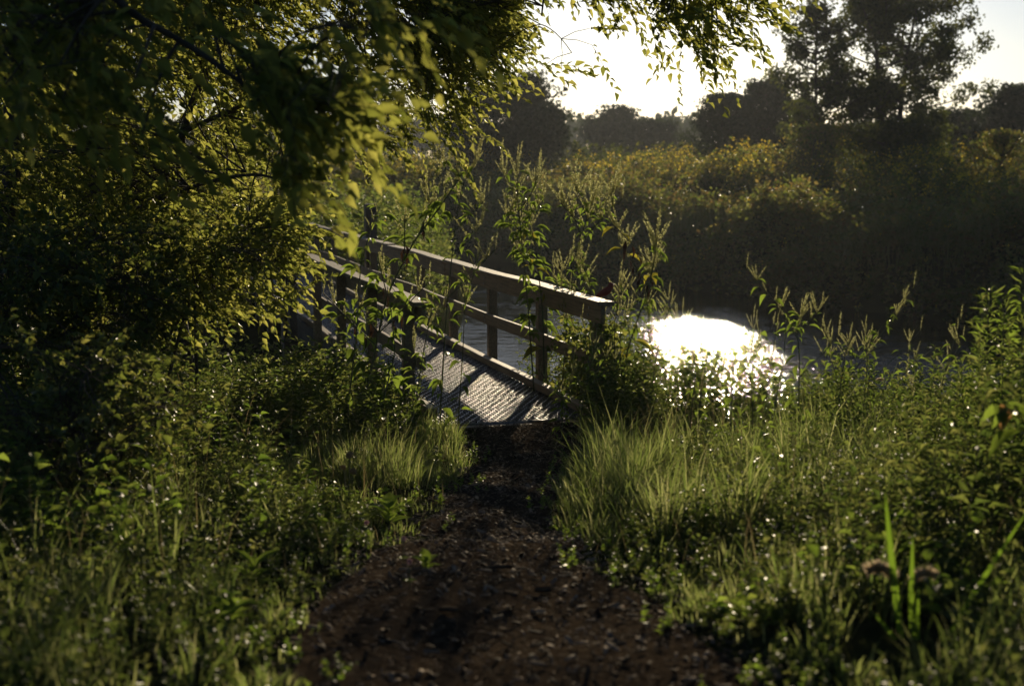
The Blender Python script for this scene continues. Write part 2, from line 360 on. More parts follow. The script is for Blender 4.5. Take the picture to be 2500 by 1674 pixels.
def rail_side(sx, s0, s1, posts, tall):
    # sx = +1 right, -1 left ; inner face at 0.70
    xi = sx * .70
    # handrail cap planks
    joints = [s0 - .0] + [q for q in (5.62, 9.22, 13.0) if q > s0 + 1] + [s1]
    for a, b in zip(joints[:-1], joints[1:]):
        lo, hi = sorted((xi - sx * .035, xi + sx * .115))
        beam('handrail_cap', (lo, a + .003, .964), (hi, b - .003, 1.002 + random.uniform(-.002, .002)), 'wood', .006)
        lo, hi = sorted((xi - sx * .036, xi + sx * .002))
        beam('side_rail', (xi + sx * .0 if sx > 0 else xi - .038, a + .03, .815), (xi + .038 if sx > 0 else xi, b - .004, .962), 'wood', .004)
        beam('mid_rail', (xi + sx * .001 if sx > 0 else xi - .039, a + .05, .425), (xi + .039 if sx > 0 else xi - .001, b - .004, .54), 'wood', .004)
        beam('kerb', (xi - .10 if sx > 0 else xi + .012, a + .06, .03), (xi - .012 if sx > 0 else xi + .10, b - .006, .10), 'wood', .008)
    for s in posts:
        lo, hi = sorted((xi + sx * .040, xi + sx * .135))
        po = beam('post', (lo, s - .048, -.45), (hi, s + .048, .963), 'wood', .006)
        for zb in (.855, .92, .46, .505): add('bolt', BOLT, po, (-sx * .090, .015 if int(zb * 1000) % 2 else -.015, zb - .2565)).rotation_euler = (0, math.pi / 2, 0)
    for s, h in tall:
        lo, hi = sorted((xi + sx * .118, xi + sx * .30))
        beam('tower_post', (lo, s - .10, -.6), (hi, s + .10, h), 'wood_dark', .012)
        # sloping boards buttressing the post fore and aft
        for q in (-1, 1):
            bm = bmesh.new()
            pts = [(s + q * .102, h - .12), (s + q * .12, h - .16), (s + q * .42, -.1), (s + q * .102, -.1)]
            lo2, hi2 = sorted((xi + sx * .17, xi + sx * .25))
            f = [bm.verts.new((lo2, y, z)) for y, z in pts]; g = [bm.verts.new((hi2, y, z)) for y, z in pts]
            bm.faces.new(f); bm.faces.new(g[::-1])
            for k in range(4): bm.faces.new((f[k], g[k], g[(k + 1) % 4], f[(k + 1) % 4]))
            bmesh.ops.recalc_face_normals(bm, faces=bm.faces)
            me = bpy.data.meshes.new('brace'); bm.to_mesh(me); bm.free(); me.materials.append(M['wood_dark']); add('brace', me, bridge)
rail_side(1, 0.0, 17.6, [.33, 1.97, 3.79, 5.58, 7.4, 9.2, 10.9, 13.0, 14.8, 17.0], [(11.75, 1.52)])
rail_side(-1, 0.40, 17.6, [.72, 2.45, 4.3, 6.1, 9.4, 11.2, 13.0, 14.8, 17.0], [(7.85, 1.45)])
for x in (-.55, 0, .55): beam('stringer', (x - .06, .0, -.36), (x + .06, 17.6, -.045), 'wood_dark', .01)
beam('sill', (-.80, -.02, -.30), (.80, .075, .004), 'wood', .006)
def grating():
    # expanded steel plank: rows of zigzag strands meeting as diamonds
    b = MB(); wdt = 1.36; ln = .60; px = .070; py = .0655
    nx = int(wdt / (px / 2)); rows = int(ln / py)
    x = np.linspace(-wdt / 2, wdt / 2, nx + 1); i = np.arange(nx); n = nx + 1
    for j in range(rows):
        y0 = (j + .5) * py; sgn = 1 if j % 2 else -1
        hi = (np.arange(n) % 2 == (1 if sgn > 0 else 0)); y = y0 + sgn * (py / 2) * np.where(np.arange(n) % 2, 1, -1)
        zt = -.004 + .020 * hi + rng.uniform(-.002, .002, n); hw = np.where(hi, .010, .003)
        L_ = [np.stack([x, y + o * (hw + e), z], -1) for o, e, z in ((-1, .003, zt * 0 - .006), (-1, 0, zt), (1, 0, zt + .0012 * hi), (1, .003, zt * 0 - .006))]
        b.put(np.concatenate(L_), np.concatenate([np.stack([i + q * n, i + 1 + q * n, i + 1 + (q + 1) * n, i + (q + 1) * n], -1) for q in range(3)]))
    b.box((-wdt / 2, -.0015, -.03), (wdt / 2, .0025, .008)); b.box((-wdt / 2, ln - .0025, -.03), (wdt / 2, ln + .0015, .008))
    return b.mesh('grating_panel', [M['steel']])
gm = grating()
for k in range(29): add('grating_panel', gm, bridge, (0, .08 + k * .606, .012 + random.uniform(-.002, .002)))

# ------------------------------------------------------------------ red bird on the end of the rail
def build_bird():
    end = BORG + BPER * .79 + BDIR * .06
    t = thing('red_bird', 'small crested red bird perched on the near end of the right handrail', 'bird', (end[0] - .03, end[1] + .03, 1.002), R(-8))
    red = plain('red_feather', (.24, .035, .02), .6); dk = plain('beak', (.22, .09, .03), .4); blk = plain('bird_eye', (.01, .01, .01), .15); leg = plain('bird_leg', (.12, .07, .05), .5)
    # body: rings along the spine (x forward, z up), tail to crown as one surface
    S = [(-.088, .030, .004, .006), (-.075, .034, .012, .012), (-.05, .047, .024, .024), (-.02, .060, .033, .034), (.005, .074, .034, .036), (.025, .091, .029, .031), (.036, .106, .023, .024), (.043, .118, .021, .021), (.051, .127, .0195, .019), (.060, .131, .014, .014), (.067, .131, .006, .006)]
    bm = bmesh.new(); rings = []
    k = 14
    for i, (x, z, ry, rz) in enumerate(S):
        a = S[max(0, i - 1)]; c = S[min(len(S) - 1, i + 1)]
        tx, tz = c[0] - a[0], c[1] - a[1]; l = math.hypot(tx, tz); nx, nz = -tz / l, tx / l
        ring = []
        for q in range(k):
            th = 2 * math.pi * q / k
            ring.append(bm.verts.new((x + nx * math.sin(th) * rz, math.cos(th) * ry, z + nz * math.sin(th) * rz)))
        rings.append(ring)
    for a, b in zip(rings[:-1], rings[1:]):
        for q in range(k): bm.faces.new((a[q], a[(q + 1) % k], b[(q + 1) % k], b[q]))
    bm.faces.new(rings[0][::-1]); bm.faces.new(rings[-1])
    # crest drawn up from the crown
    for v in bm.verts:
        if v.co.x < .058 and v.co.x > .024 and v.co.z > .128: v.co.z += .021 * (1 - abs(v.co.y) / .022) * (1 - abs(v.co.x - .038) / .025); v.co.x -= .006
    bmesh.ops.recalc_face_normals(bm, faces=bm.faces)
    for f in bm.faces: f.smooth = True
    me = bpy.data.meshes.new('body'); bm.to_mesh(me); bm.free(); me.materials.append(red)
    o = add('body', me, t); md = o.modifiers.new('smooth', 'SUBSURF'); md.levels = 1; md.render_levels = 2
    # tail feathers
    for j, (dy, dz) in enumerate([(-.008, 0), (0, .003), (.008, .001)]):
        b = MB(); b.put([(-.07, dy - .007, .036 + dz), (-.07, dy + .007, .036 + dz), (-.178, dy * 1.6 + .009, .013 + dz), (-.178, dy * 1.6 - .009, .013 + dz), (-.07, dy - .007, .033 + dz), (-.07, dy + .007, .033 + dz), (-.178, dy * 1.6 + .009, .011 + dz), (-.178, dy * 1.6 - .009, .011 + dz)],
            [(0, 1, 2, 3), (7, 6, 5, 4), (0, 4, 5, 1), (1, 5, 6, 2), (2, 6, 7, 3), (3, 7, 4, 0)])
        add('tail_feather', b.mesh('tail_feather', [red]), t)
    for s in (-1, 1):
        # folded wing: flattened teardrop against the flank
        bm = bmesh.new(); bmesh.ops.create_uvsphere(bm, u_segments=12, v_segments=8, radius=1)
        for v in bm.verts:
            x = v.co.x; tp = (1 - .45 * max(0, -x)); v.co = Vector((x * .056, v.co.y * .007 * tp, v.co.z * .019 * tp))
        for f in bm.faces: f.smooth = True
        me = bpy.data.meshes.new('wing'); bm.to_mesh(me); bm.free(); me.materials.append(red)
        wv = add('wing', me, t, (-.028, s * .031, .066)); wv.rotation_euler = (0, R(-28), R(s * 6))
        bm = bmesh.new(); bmesh.ops.create_icosphere(bm, subdivisions=2, radius=.0032)
        me = bpy.data.meshes.new('eye'); bm.to_mesh(me); bm.free(); me.materials.append(blk); add('eye', me, t, (.056, s * .0165, .133))
        b = MB(); b.tube([(-.004, s * .012, .040), (.004, s * .013, .018), (.002, s * .013, .003)], [.005, .0022, .002], 6)
        for q in (-.5, 0, .5): b.tube([(.002, s * .013, .003), (.012, s * .013 + q * .012, .004), (.02, s * .013 + q * .018, .0018)], [.0018, .0016, .0008], 5)
        b.tube([(.002, s * .013, .003), (-.010, s * .013, .002)], [.0018, .0009], 5)
        add('leg', b.mesh('leg', [leg]), t)
    b = MB(); b.tube([(.062, 0, .129), (.073, 0, .1275), (.083, 0, .123)], [.0085, .006, .0006], 10); add('beak', b.mesh('beak', [dk], True), t)
build_bird()

# ------------------------------------------------------------------ woody plants: sprays of leaves on twigs joined to limbs
def inpoly(px, py, poly):
    c = np.zeros(len(px), bool); n = len(poly)
    for i in range(n):
        x0, y0 = poly[i]; x1, y1 = poly[(i + 1) % n]
        k = ((y0 > py) != (y1 > py)) & (px < (x1 - x0) * (py - y0) / (y1 - y0 + 1e-9) + x0); c ^= k
    return c
def sample_poly(poly, n):
    p = np.array(poly, float); lo, hi = p.min(0), p.max(0); out = []; m = 0
    while m < n:
        q = rng.uniform(lo, hi, (n * 3, 2)); q = q[inpoly(q[:, 0], q[:, 1], poly)]; out.append(q); m += len(q)
    return np.concatenate(out)[:n]
def curve(a, b, sag=0.0, n=5, side=0.0):
    a = np.asarray(a, float); b = np.asarray(b, float); t = np.linspace(0, 1, n)[:, None]
    P = a + (b - a) * t; P[:, 2] += sag * 4 * (t * (1 - t))[:, 0]
    d = np.cross(b - a, [0, 0, 1]); d = d / (np.linalg.norm(d) + 1e-9); P += d * side * 4 * (t * (1 - t)); return P
def leafy(name_parts, root, limbs, centers, dirs, nleaf, tl, LL, LW, T, leafmat, twigmat, npick=0, per=9, drift=(0, 0, 0), flat=.6, hang=.7):
    """limbs: list of (polyline, r0, r1). centers: spray starts. Grow branch -> twig -> leaves."""
    wood = MB()
    LP = []; LRm = []
    for P, r0, r1 in limbs:
        P = np.asarray(P, float); n = 12; t = np.linspace(0, len(P) - 1, (len(P) - 1) * 4 + 1); Q = np.stack([np.interp(t, np.arange(len(P)), P[:, k]) for k in range(3)], -1)
        rr = np.linspace(r0, r1, len(Q)); LP.append(Q); LRm.append(rr)
    allP = np.concatenate(LP); allR = np.concatenate(LRm)
    # branches: group sprays by nearest centroid
    nb = max(1, len(centers) // per)
    seeds = centers[rng.choice(len(centers), nb, replace=False)]
    own = np.argmin(((centers[:, None] - seeds[None]) ** 2).sum(-1), 1)
    for b_ in range(nb):
        idx = np.where(own == b_)[0]
        if not len(idx): continue
        c = centers[idx].mean(0)
        k = np.argmin(((allP - c) ** 2).sum(-1) + rng.uniform(0, .15, len(allP)))
        L = np.linalg.norm(allP[k] - c)
        br = curve(allP[k], c, .12 * L, 7, rng.uniform(-.1, .1) * L)
        wood.tube(br, np.linspace(min(allR[k] * .7, .006 + .008 * L), .0035, 7), 5)
        for i in idx:
            q = br[rng.integers(3, 7)]
            tw = curve(q, centers[i], .06 * np.linalg.norm(q - centers[i]), 5, rng.uniform(-.05, .05))
            wood.tube(tw[::2], np.linspace(.0035, .002, 3), 3)
    # leaves along each spray
    n = len(centers); nl = nleaf
    t = np.linspace(0.03, 1, nl)[None] + rng.uniform(-.02, .02, (n, nl))
    ln = tl * rng.uniform(.65, 1.25, n)
    d0 = norm(dirs); droop = rng.uniform(.15, .55, n) * hang
    P = centers[:, None] + d0[:, None] * (t * ln[:, None])[..., None]; P[..., 2] -= droop[:, None] * ln[:, None] * t ** 2
    for i in range(n):
        Ps = P[i][[0, nl // 2, nl - 1]]; wood.tube(Ps, [.0024, .0018, .001], 3)
    side = np.where(np.arange(nl) % 2, 1.0, -1.0)[None, :, None]
    per_ = norm(np.cross(d0, np.array([0, 0, 1.0]) + rnd(n, .35)))[:, None] * side
    D = d0[:, None] * .75 + per_ * .62 + rng.normal(0, .28, (n, nl, 3)) + np.array(drift); D[..., 2] -= .30 * hang
    N = np.array([0, 0, 1.0]) * flat + rng.normal(0, .45, (n, nl, 3)) + np.array([0, -.25, 0])
    sz = rng.uniform(.6, 1.2, (n, nl)) * (1 - .25 * np.abs(t - .5))
    P = P.reshape(-1, 3); D = D.reshape(-1, 3); N = N.reshape(-1, 3); L_ = LL * sz.ravel(); W_ = LW * sz.ravel() * rng.uniform(.8, 1.15, len(P))
    # the leaves that show largest become parts of their own
    keep = np.ones(len(P), bool)
    rel = P - np.array([0, 0, EYE]); dep = rel[:, 1] * CP - rel[:, 2] * SP; up = rel[:, 1] * SP + rel[:, 2] * CP
    u = 1250 + FPX * rel[:, 0] / dep; v = 837 - FPX * up / dep; far = (v < -60) | (u < -60) | (u > 2560)
    if npick:
        score = L_ / dep * ((u > 5) & (u < 2495) & (v > 5) & (v < 1660) & (dep > 0))
        pick = np.argsort(-score)[:npick]; pick = pick[score[pick] > 0]; keep[pick] = False
        leaf_objs('leaf', root, pick, P, D, N, L_, W_, T, leafmat)
    Tc = T_OV1 if T is T_OV else T
    k1 = keep & ~far; k2 = keep & far
    V, F = leaves(Tc, P[k1], D[k1], N[k1], L_[k1], W_[k1]); V2, F2 = leaves(T_DIA, P[k2], D[k2], N[k2], L_[k2], W_[k2])
    F = np.concatenate([F, F2 + len(V)]); V = np.concatenate([V, V2])
    me = new_mesh('crown', V, F, [leafmat]); c = add('crown', me, root); c['kind'] = 'stuff'
    add('branches', wood.mesh('branches', [twigmat], True), root)
LEAFMESH = {}
def leaf_objs(name, root, pick, P, D, N, L, W, T, m):
    key = (id(T[0]), m.name)
    if key not in LEAFMESH: LEAFMESH[key] = new_mesh(name, T[0], T[1], [m])
    X = norm(D); Y = norm(np.cross(N, X)); Z = np.cross(X, Y)
    for i in pick:
        o = bpy.data.objects.new(name, LEAFMESH[key]); COL.objects.link(o); o.parent = root
        mt = Matrix(((X[i][0] * L[i], Y[i][0] * W[i], Z[i][0] * L[i], P[i][0]), (X[i][1] * L[i], Y[i][1] * W[i], Z[i][1] * L[i], P[i][1]), (X[i][2] * L[i], Y[i][2] * W[i], Z[i][2] * L[i], P[i][2]), (0, 0, 0, 1)))
        o.matrix_local = mt
def limb_obj(root, name, P, r0, r1, m='bark', k=9):
    P = np.asarray(P, float); t = np.linspace(0, len(P) - 1, (len(P) - 1) * 5 + 1); Q = np.stack([np.interp(t, np.arange(len(P)), P[:, j]) for j in range(3)], -1)
    Q = np.stack([np.convolve(np.pad(Q[:, j], 2, mode='edge'), np.ones(5) / 5, 'valid') for j in range(3)], -1)
    b = MB(); b.tube(Q, np.linspace(r0, r1, len(Q)), k); add(name, b.mesh(name, [M[m]], True), root)
def g3(x, y, dz=0.0): return np.array([x, y, float(ground(x, y)) + dz])
def clumped(poly, n, ncl, spread, d0, d1):
    """spray starts clumped in pixel polygon, with depth"""
    c = sample_poly(poly, ncl); cd = rng.uniform(d0, d1, ncl)
    k = rng.integers(0, ncl, n * 3); q = c[k] + rng.normal(0, spread, (n * 3, 2)); dd = cd[k] + rng.normal(0, .25, n * 3)
    ok = inpoly(q[:, 0], q[:, 1], poly); q = q[ok][:n]; dd = dd[ok][:n]
    return at(q[:, 0], q[:, 1], dd)

# (1) the big tree left of the bridge, arching over the water
def big_tree():
    root = thing('hackberry_tree', 'broad leafy tree filling the upper left and arching over the path', 'tree')
    b0 = g3(-3.75, 13.0, -.15); b1 = g3(-4.9, 12.3, -.15); b2 = g3(-3.0, 13.4, -.15)
    L1 = [b0, at(225, 560, 13), at(228, 300, 13), at(250, 0, 12.8), at(420, -330, 12.0), at(800, -520, 11.2), at(1300, -480, 10.6), at(1750, -250, 10.3)]
    L2 = [b1, at(40, 500, 12.3), at(20, 100, 12.2), at(150, -300, 11.6), at(500, -420, 10.6)]
    L3 = [b2, at(420, 640, 13.2), at(430, 330, 13), at(560, 60, 12.4), at(820, -150, 11.8), at(1100, -120, 11.3)]
    L4 = [at(430, 330, 13), at(650, 230, 12), at(850, 180, 11.6), at(1050, 150, 11.3)]
    L5 = [at(225, 560, 13), at(420, 470, 12), at(600, 420, 11.3), at(700, 440, 11)]
    L6 = [at(1300, -480, 10.6), at(1340, -120, 10.7), at(1320, 60, 10.8)]
    for L, a, b, nm in ((L1, .075, .03, 'trunk'), (L2, .09, .035, 'trunk'), (L3, .05, .018, 'trunk'), (L4, .022, .008, 'limb'), (L5, .024, .008, 'limb'), (L6, .016, .006, 'limb')):
        limb_obj(root, nm, L, a, b)
    limbs = [(L, a, b) for L, a, b in ((L1, .07, .03), (L2, .08, .03), (L3, .045, .018), (L4, .02, .008), (L5, .02, .008), (L6, .016, .006))]
    A = [(-250, -350), (1210, -350), (1250, 20), (1225, 120), (1235, 190), (1215, 260), (1160, 240), (1120, 290), (1090, 350), (1050, 350), (1020, 370), (960, 330), (900, 420), (830, 380), (760, 480), (745, 600), (640, 560), (500, 600), (300, 600), (0, 640), (-250, 640)]
    Ahi = [(850, 0), (1240, 0), (1220, 255), (1160, 220), (1100, 310), (1020, 340), (960, 320), (850, 380)]
    B = [(1330, -300), (1900, -300), (1840, 20), (1820, 80), (1780, 130), (1700, 150), (1650, 70), (1560, 60), (1500, -10), (1400, 20), (1340, 0)]
    cA = clumped(A, 1700, 210, 60, 10.6, 13.4); uA = 1250 + FPX * cA[:, 0] / cA[:, 1]; vA = 410 - FPX * (cA[:, 2] - EYE) / cA[:, 1]; cA = cA[(uA < 850) | (vA < 150) | (rng.uniform(0, 1, len(cA)) < .62)]; cH = clumped(Ahi, 170, 40, 48, 11.0, 12.6); cB = clumped(B, 260, 40, 45, 9.8, 10.9)
    sp = [(1290, 140, 11), (1330, 160, 11), (1370, 175, 11), (1440, 70, 10.8), (1445, 110, 10.8), (1300, 60, 11), (1180, 330, 11.4), (1120, 380, 11.4), (700, 500, 11), (720, 560, 11), (690, 600, 11), (735, 520, 11), (700, 650, 10.8), (720, 620, 10.9)]
    cS = np.array([at(*q) for q in sp])
    cT = clumped([(100, -420), (1330, -420), (1250, -40), (900, -20), (100, 40)], 1100, 120, 70, 11.0, 13.5)  # crown mostly above the frame, added to shade the nearer tree
    cU = clumped([(1200, -650), (2000, -650), (1930, -90), (1250, -70)], 900, 90, 70, 9.6, 12.0)  # unseen crown over the frame, added to keep sun off the near branches
    cV = clumped([(960, -160), (1225, -160), (1230, 130), (960, 150)], 380, 45, 50, 10.6, 13.2)
    C = np.concatenate([cA, cH, cB, cS, cT, cU, cV])
    d = np.array([.62, -.12, -.34]) + rnd(len(C), .42)
    leafy('', root, limbs, C, d, 12, .36, .082, .021, T_OV, M['tree_leaf'], M['twig'], npick=300, drift=(.35, 0, -.12))
big_tree()
# (2) nearer branch hanging in from the left, out of focus and in shade
def near_tree():
    root = thing('shade_tree', 'nearer tree whose dark blurred branches hang in from the top left corner', 'tree')
    b0 = g3(-3.3, 4.3, -.15)
    L1 = [b0, b0 + (.1, .1, 1.6), b0 + (.35, .3, 2.9), at(100, -330, 5.2), at(500, -150, 5.5), at(820, -60, 5.8)]
    L2 = [at(100, -330, 5.2), at(250, 0, 5.4), at(500, 130, 5.6), at(680, 280, 5.7), at(730, 400, 5.7)]
    limb_obj(root, 'trunk', L1, .11, .02); limb_obj(root, 'limb', L2, .02, .005)
    polys = [([(-100, -150), (620, -150), (600, 140), (380, 200), (200, 260), (-100, 280)], 130, 20), ([(560, 130), (830, 120), (860, 250), (900, 300), (880, 420), (800, 420), (760, 450), (690, 480), (640, 380)], 75, 12), ([(620, -100), (1010, -80), (1060, 40), (980, 70), (760, 90)], 20, 6), ([(120, 260), (420, 230), (400, 370), (220, 380)], 8, 3)]
    C = np.concatenate([clumped(p, n, k, 38, 5.1, 6.1) for p, n, k in polys])
    d = np.array([.6, .0, -.35]) + rnd(len(C), .4)
    leafy('', root, [(L1, .1, .02), (L2, .02, .006)], C, d, 9, .26, .085, .024, T_OV, M['tree_leaf'], M['twig'], npick=200, drift=(.35, 0, -.15))
near_tree()
# (3) shrubs on the left
def shrub(name, label, base, polys, d0, d1, LL, LW, nl=11, npick=0, tl=.3, m='shrub_leaf', T=T_OV1, drift=(.25, 0, -.1)):
    root = thing(name, label, 'shrub')
    C = np.concatenate([clumped(p, n, max(4, n // 9), 34, d0, d1) for p, n in polys])
    stems = []
    for k, bx in enumerate(base):
        b = g3(*bx, -.1); top = C[rng.integers(0, len(C), 6)].mean(0) * .45 + C[rng.integers(0, len(C))] * .55
        P = [b, b * .55 + top * .45 + np.array([0, 0, .25]), top]
        stems.append((P, .018, .006)); limb_obj(root, 'stem', P, .018, .006, 'twig', 7)
    d = np.array([.35, -.1, .1]) + rnd(len(C), .5)
    leafy('', root, stems, C, d, nl, tl, LL, LW, T, M[m], M['twig'], npick=npick, drift=drift)
shrub('understorey_shrub', 'leafy shrub with bright drooping leaves reaching toward the left railing', [(-2.6, 10.1), (-2.9, 10.5), (-2.3, 10.3)], [([(330, 590), (560, 560), (700, 590), (770, 690), (720, 750), (560, 790), (480, 770), (330, 740)], 210), ([(520, 470), (740, 520), (735, 640), (560, 600)], 60)], 9.7, 10.9, .075, .02, npick=150, m='tree_leaf', T=T_OV, drift=(.55, 0, -.15))
shrub('understorey_shrub', 'dense dark shrub along the left edge below the tree', [(-3.4, 10.3), (-3.9, 10.8), (-3.0, 10.8), (-3.7, 10.0)], [([(-120, 540), (420, 520), (470, 640), (430, 860), (200, 920), (-120, 900)], 800)], 9.4, 11.4, .07, .023, npick=60)
shrub('bramble_shrub', 'low blurred bramble at the far left, speckled with bright highlights', [(-2.5, 7.4), (-2.9, 7.7), (-2.2, 7.2), (-2.0, 7.6)], [([(-150, 800), (200, 800), (420, 860), (470, 1000), (400, 1120), (150, 1180), (-150, 1200)], 430)], 6.8, 8.0, .05, .016, npick=60, tl=.22)
shrub('thicket_shrub', 'tall thicket behind the big tree at the left of the bridge', [(-5.6, 16.4), (-6.4, 16.0), (-4.9, 17.0), (-7.0, 16.6), (-4.2, 17.2)], [([(-200, -150), (500, -150), (680, 150), (650, 420), (560, 560), (-200, 640)], 1900), ([(-300, -520), (760, -520), (760, -120), (-300, -120)], 1000)], 14.8, 18.4, .11, .036, tl=.42, nl=12, m='tree_leaf', T=T_DIA)  # second polygon: unseen upper growth, added to shade the foliage in front

# ------------------------------------------------------------------ mulch chips on the path
def scatter_path(n, y0, y1):
    y = np.sqrt(rng.uniform(y0 ** 1.2, y1 ** 1.2, n)) ** (2 / 1.2); l, r = path_edges(y)
    x = l - .12 + (r - l + .24) * rng.uniform(0, 1, n); return x, y
def chips():
    n = 17500; x, y = scatter_path(n, 2.6, 11.6)
    z = path_z(x, y) + .003 + .008 * rng.uniform(0, 1, n)
    L = rng.uniform(.003, .011, n) * rng.choice([1, 1, 1, 1, 1, 2.6], n); W = L * rng.uniform(.25, .6, n); H = L * rng.uniform(.1, .25, n)
    az = rng.uniform(0, 6.28, n); tilt = rng.normal(0, .35, n); rol = rng.normal(0, .4, n)
    X = np.stack([np.cos(az) * np.cos(tilt), np.sin(az) * np.cos(tilt), np.sin(tilt)], -1)
    Y = np.stack([-np.sin(az), np.cos(az), np.sin(rol)], -1); Y = norm(Y - X * (X * Y).sum(-1, keepdims=True)); Z = np.cross(X, Y)
    B = np.array([(-1, -.7, 0), (1, -.5, 0), (.9, .8, 0), (-1, .6, 0), (-.8, -.5, 1), (.8, -.4, .7), (.8, .5, 1), (-.9, .4, .6)], float)
    V = np.stack([x, y, z], -1)[:, None] + X[:, None] * (B[None, :, 0:1] * L[:, None, None]) + Y[:, None] * (B[None, :, 1:2] * W[:, None, None]) + Z[:, None] * (B[None, :, 2:3] * H[:, None, None])
    Fq = np.array([(4, 5, 6, 7), (0, 1, 5, 4), (1, 2, 6, 5), (2, 3, 7, 6), (3, 0, 4, 7)]); Fq = np.concatenate([Fq[:, [0, 1, 2]], Fq[:, [0, 2, 3]]])
    F = Fq[None] + (np.arange(n) * 8)[:, None, None]
    o = add('mulch_chips', new_mesh('mulch_chips', V.reshape(-1, 3), F.reshape(-1, 3), [M['chip']]), kind='stuff')
    o['label'] = 'dark bark mulch chips scattered over the path'
chips()
def bark_piece(u, v, L, W, az, label, m='chip', tilt=.15):
    p = on_ground(u, v); b = MB(); n = 7; t = np.linspace(-1, 1, n)
    top = []; 
    for k in range(n):
        wv = W * (1 - .5 * abs(t[k]) ** 3) * rng.uniform(.85, 1.1)
        top.append([(t[k] * L, -wv, .004), (t[k] * L, 0, .012 + .3 * W * (1 - t[k] ** 2)), (t[k] * L, wv, .006)])
    top = np.array(top).reshape(-1, 3); bot = top - np.array([0, 0, .007]); V = np.concatenate([top, bot]); F = []
    for k in range(n - 1):
        for j in range(2):
            a = 3 * k + j; F += [(a, a + 3, a + 4, a + 1)]; F += [(a + 21, a + 22, a + 25, a + 24)]
        a = 3 * k; F += [(a, a + 21, a + 24, a + 3), (a + 2, a + 5, a + 26, a + 23)]
    F += [(0, 1, 22, 21), (1, 2, 23, 22), (18, 39, 40, 19), (19, 40, 41, 20)]
    b.put(V, F); o = add('bark_piece', b.mesh('bark_piece', [M[m]]), None, (p[0], p[1], float(path_z(p[0], p[1])) + .012)); o.rotation_euler = (tilt, .1, az)
    tag(o, label, 'bark'); return o
bark_piece(1098, 1520, .042, .016, R(150), 'curved pale-edged bark piece lying near the middle of the path')
bark_piece(1325, 1462, .035, .010, R(20), 'narrow reddish bark strip on the path right of centre')
bark_piece(1215, 1405, .06, .010, R(175), 'long dark bark strip across the path in mid distance')

def low_gap(P):
    """where the bank has been trodden low and the water shows"""
    q = P[:, 0] / P[:, 1]; return 1 - .6 * sstep(8.2, 9.6, P[:, 1]) * sstep(.06, .09, q) * sstep(.215, .18, q)
# ------------------------------------------------------------------ grass and undergrowth on the near bank
def land_pts(n, ymin, ymax, xl=None, xr=None, margin=.0, power=1.5):
    """points on the near bank inside a widened view wedge, off the path"""
    out = []; m = 0
    while m < n:
        y = (rng.uniform(ymin ** power, ymax ** power, n * 2)) ** (1 / power); x = rng.uniform(-.44, .44, n * 2) * (y + .8)
        l, r = path_edges(y); ok = (x < l - margin) | (x > r + margin) | (y > 11.75)
        s = (x - BORG[0]) * BDIR[0] + (y - BORG[1]) * BDIR[1]; q = (x - BORG[0]) * BPER[0] + (y - BORG[1]) * BPER[1]
        ok &= ~((s > -.15) & (np.abs(q) < .86)); ok &= ground(x, y) > -1.2; ok &= ~((y < 4.75) & (y > 4.15) & (x / y > .24) & (x / y < .315))
        if xl is not None: ok &= x > xl(y)
        if xr is not None: ok &= x < xr(y)
        out.append(np.stack([x, y], -1)[ok]); m += ok.sum()
    p = np.concatenate(out)[:n]; return np.column_stack([p, ground(p[:, 0], p[:, 1])])
def dist_path(P):
    l, r = path_edges(P[:, 1]); return np.where(P[:, 1] > 11.7, .5, np.maximum(l - P[:, 0], P[:, 0] - r))
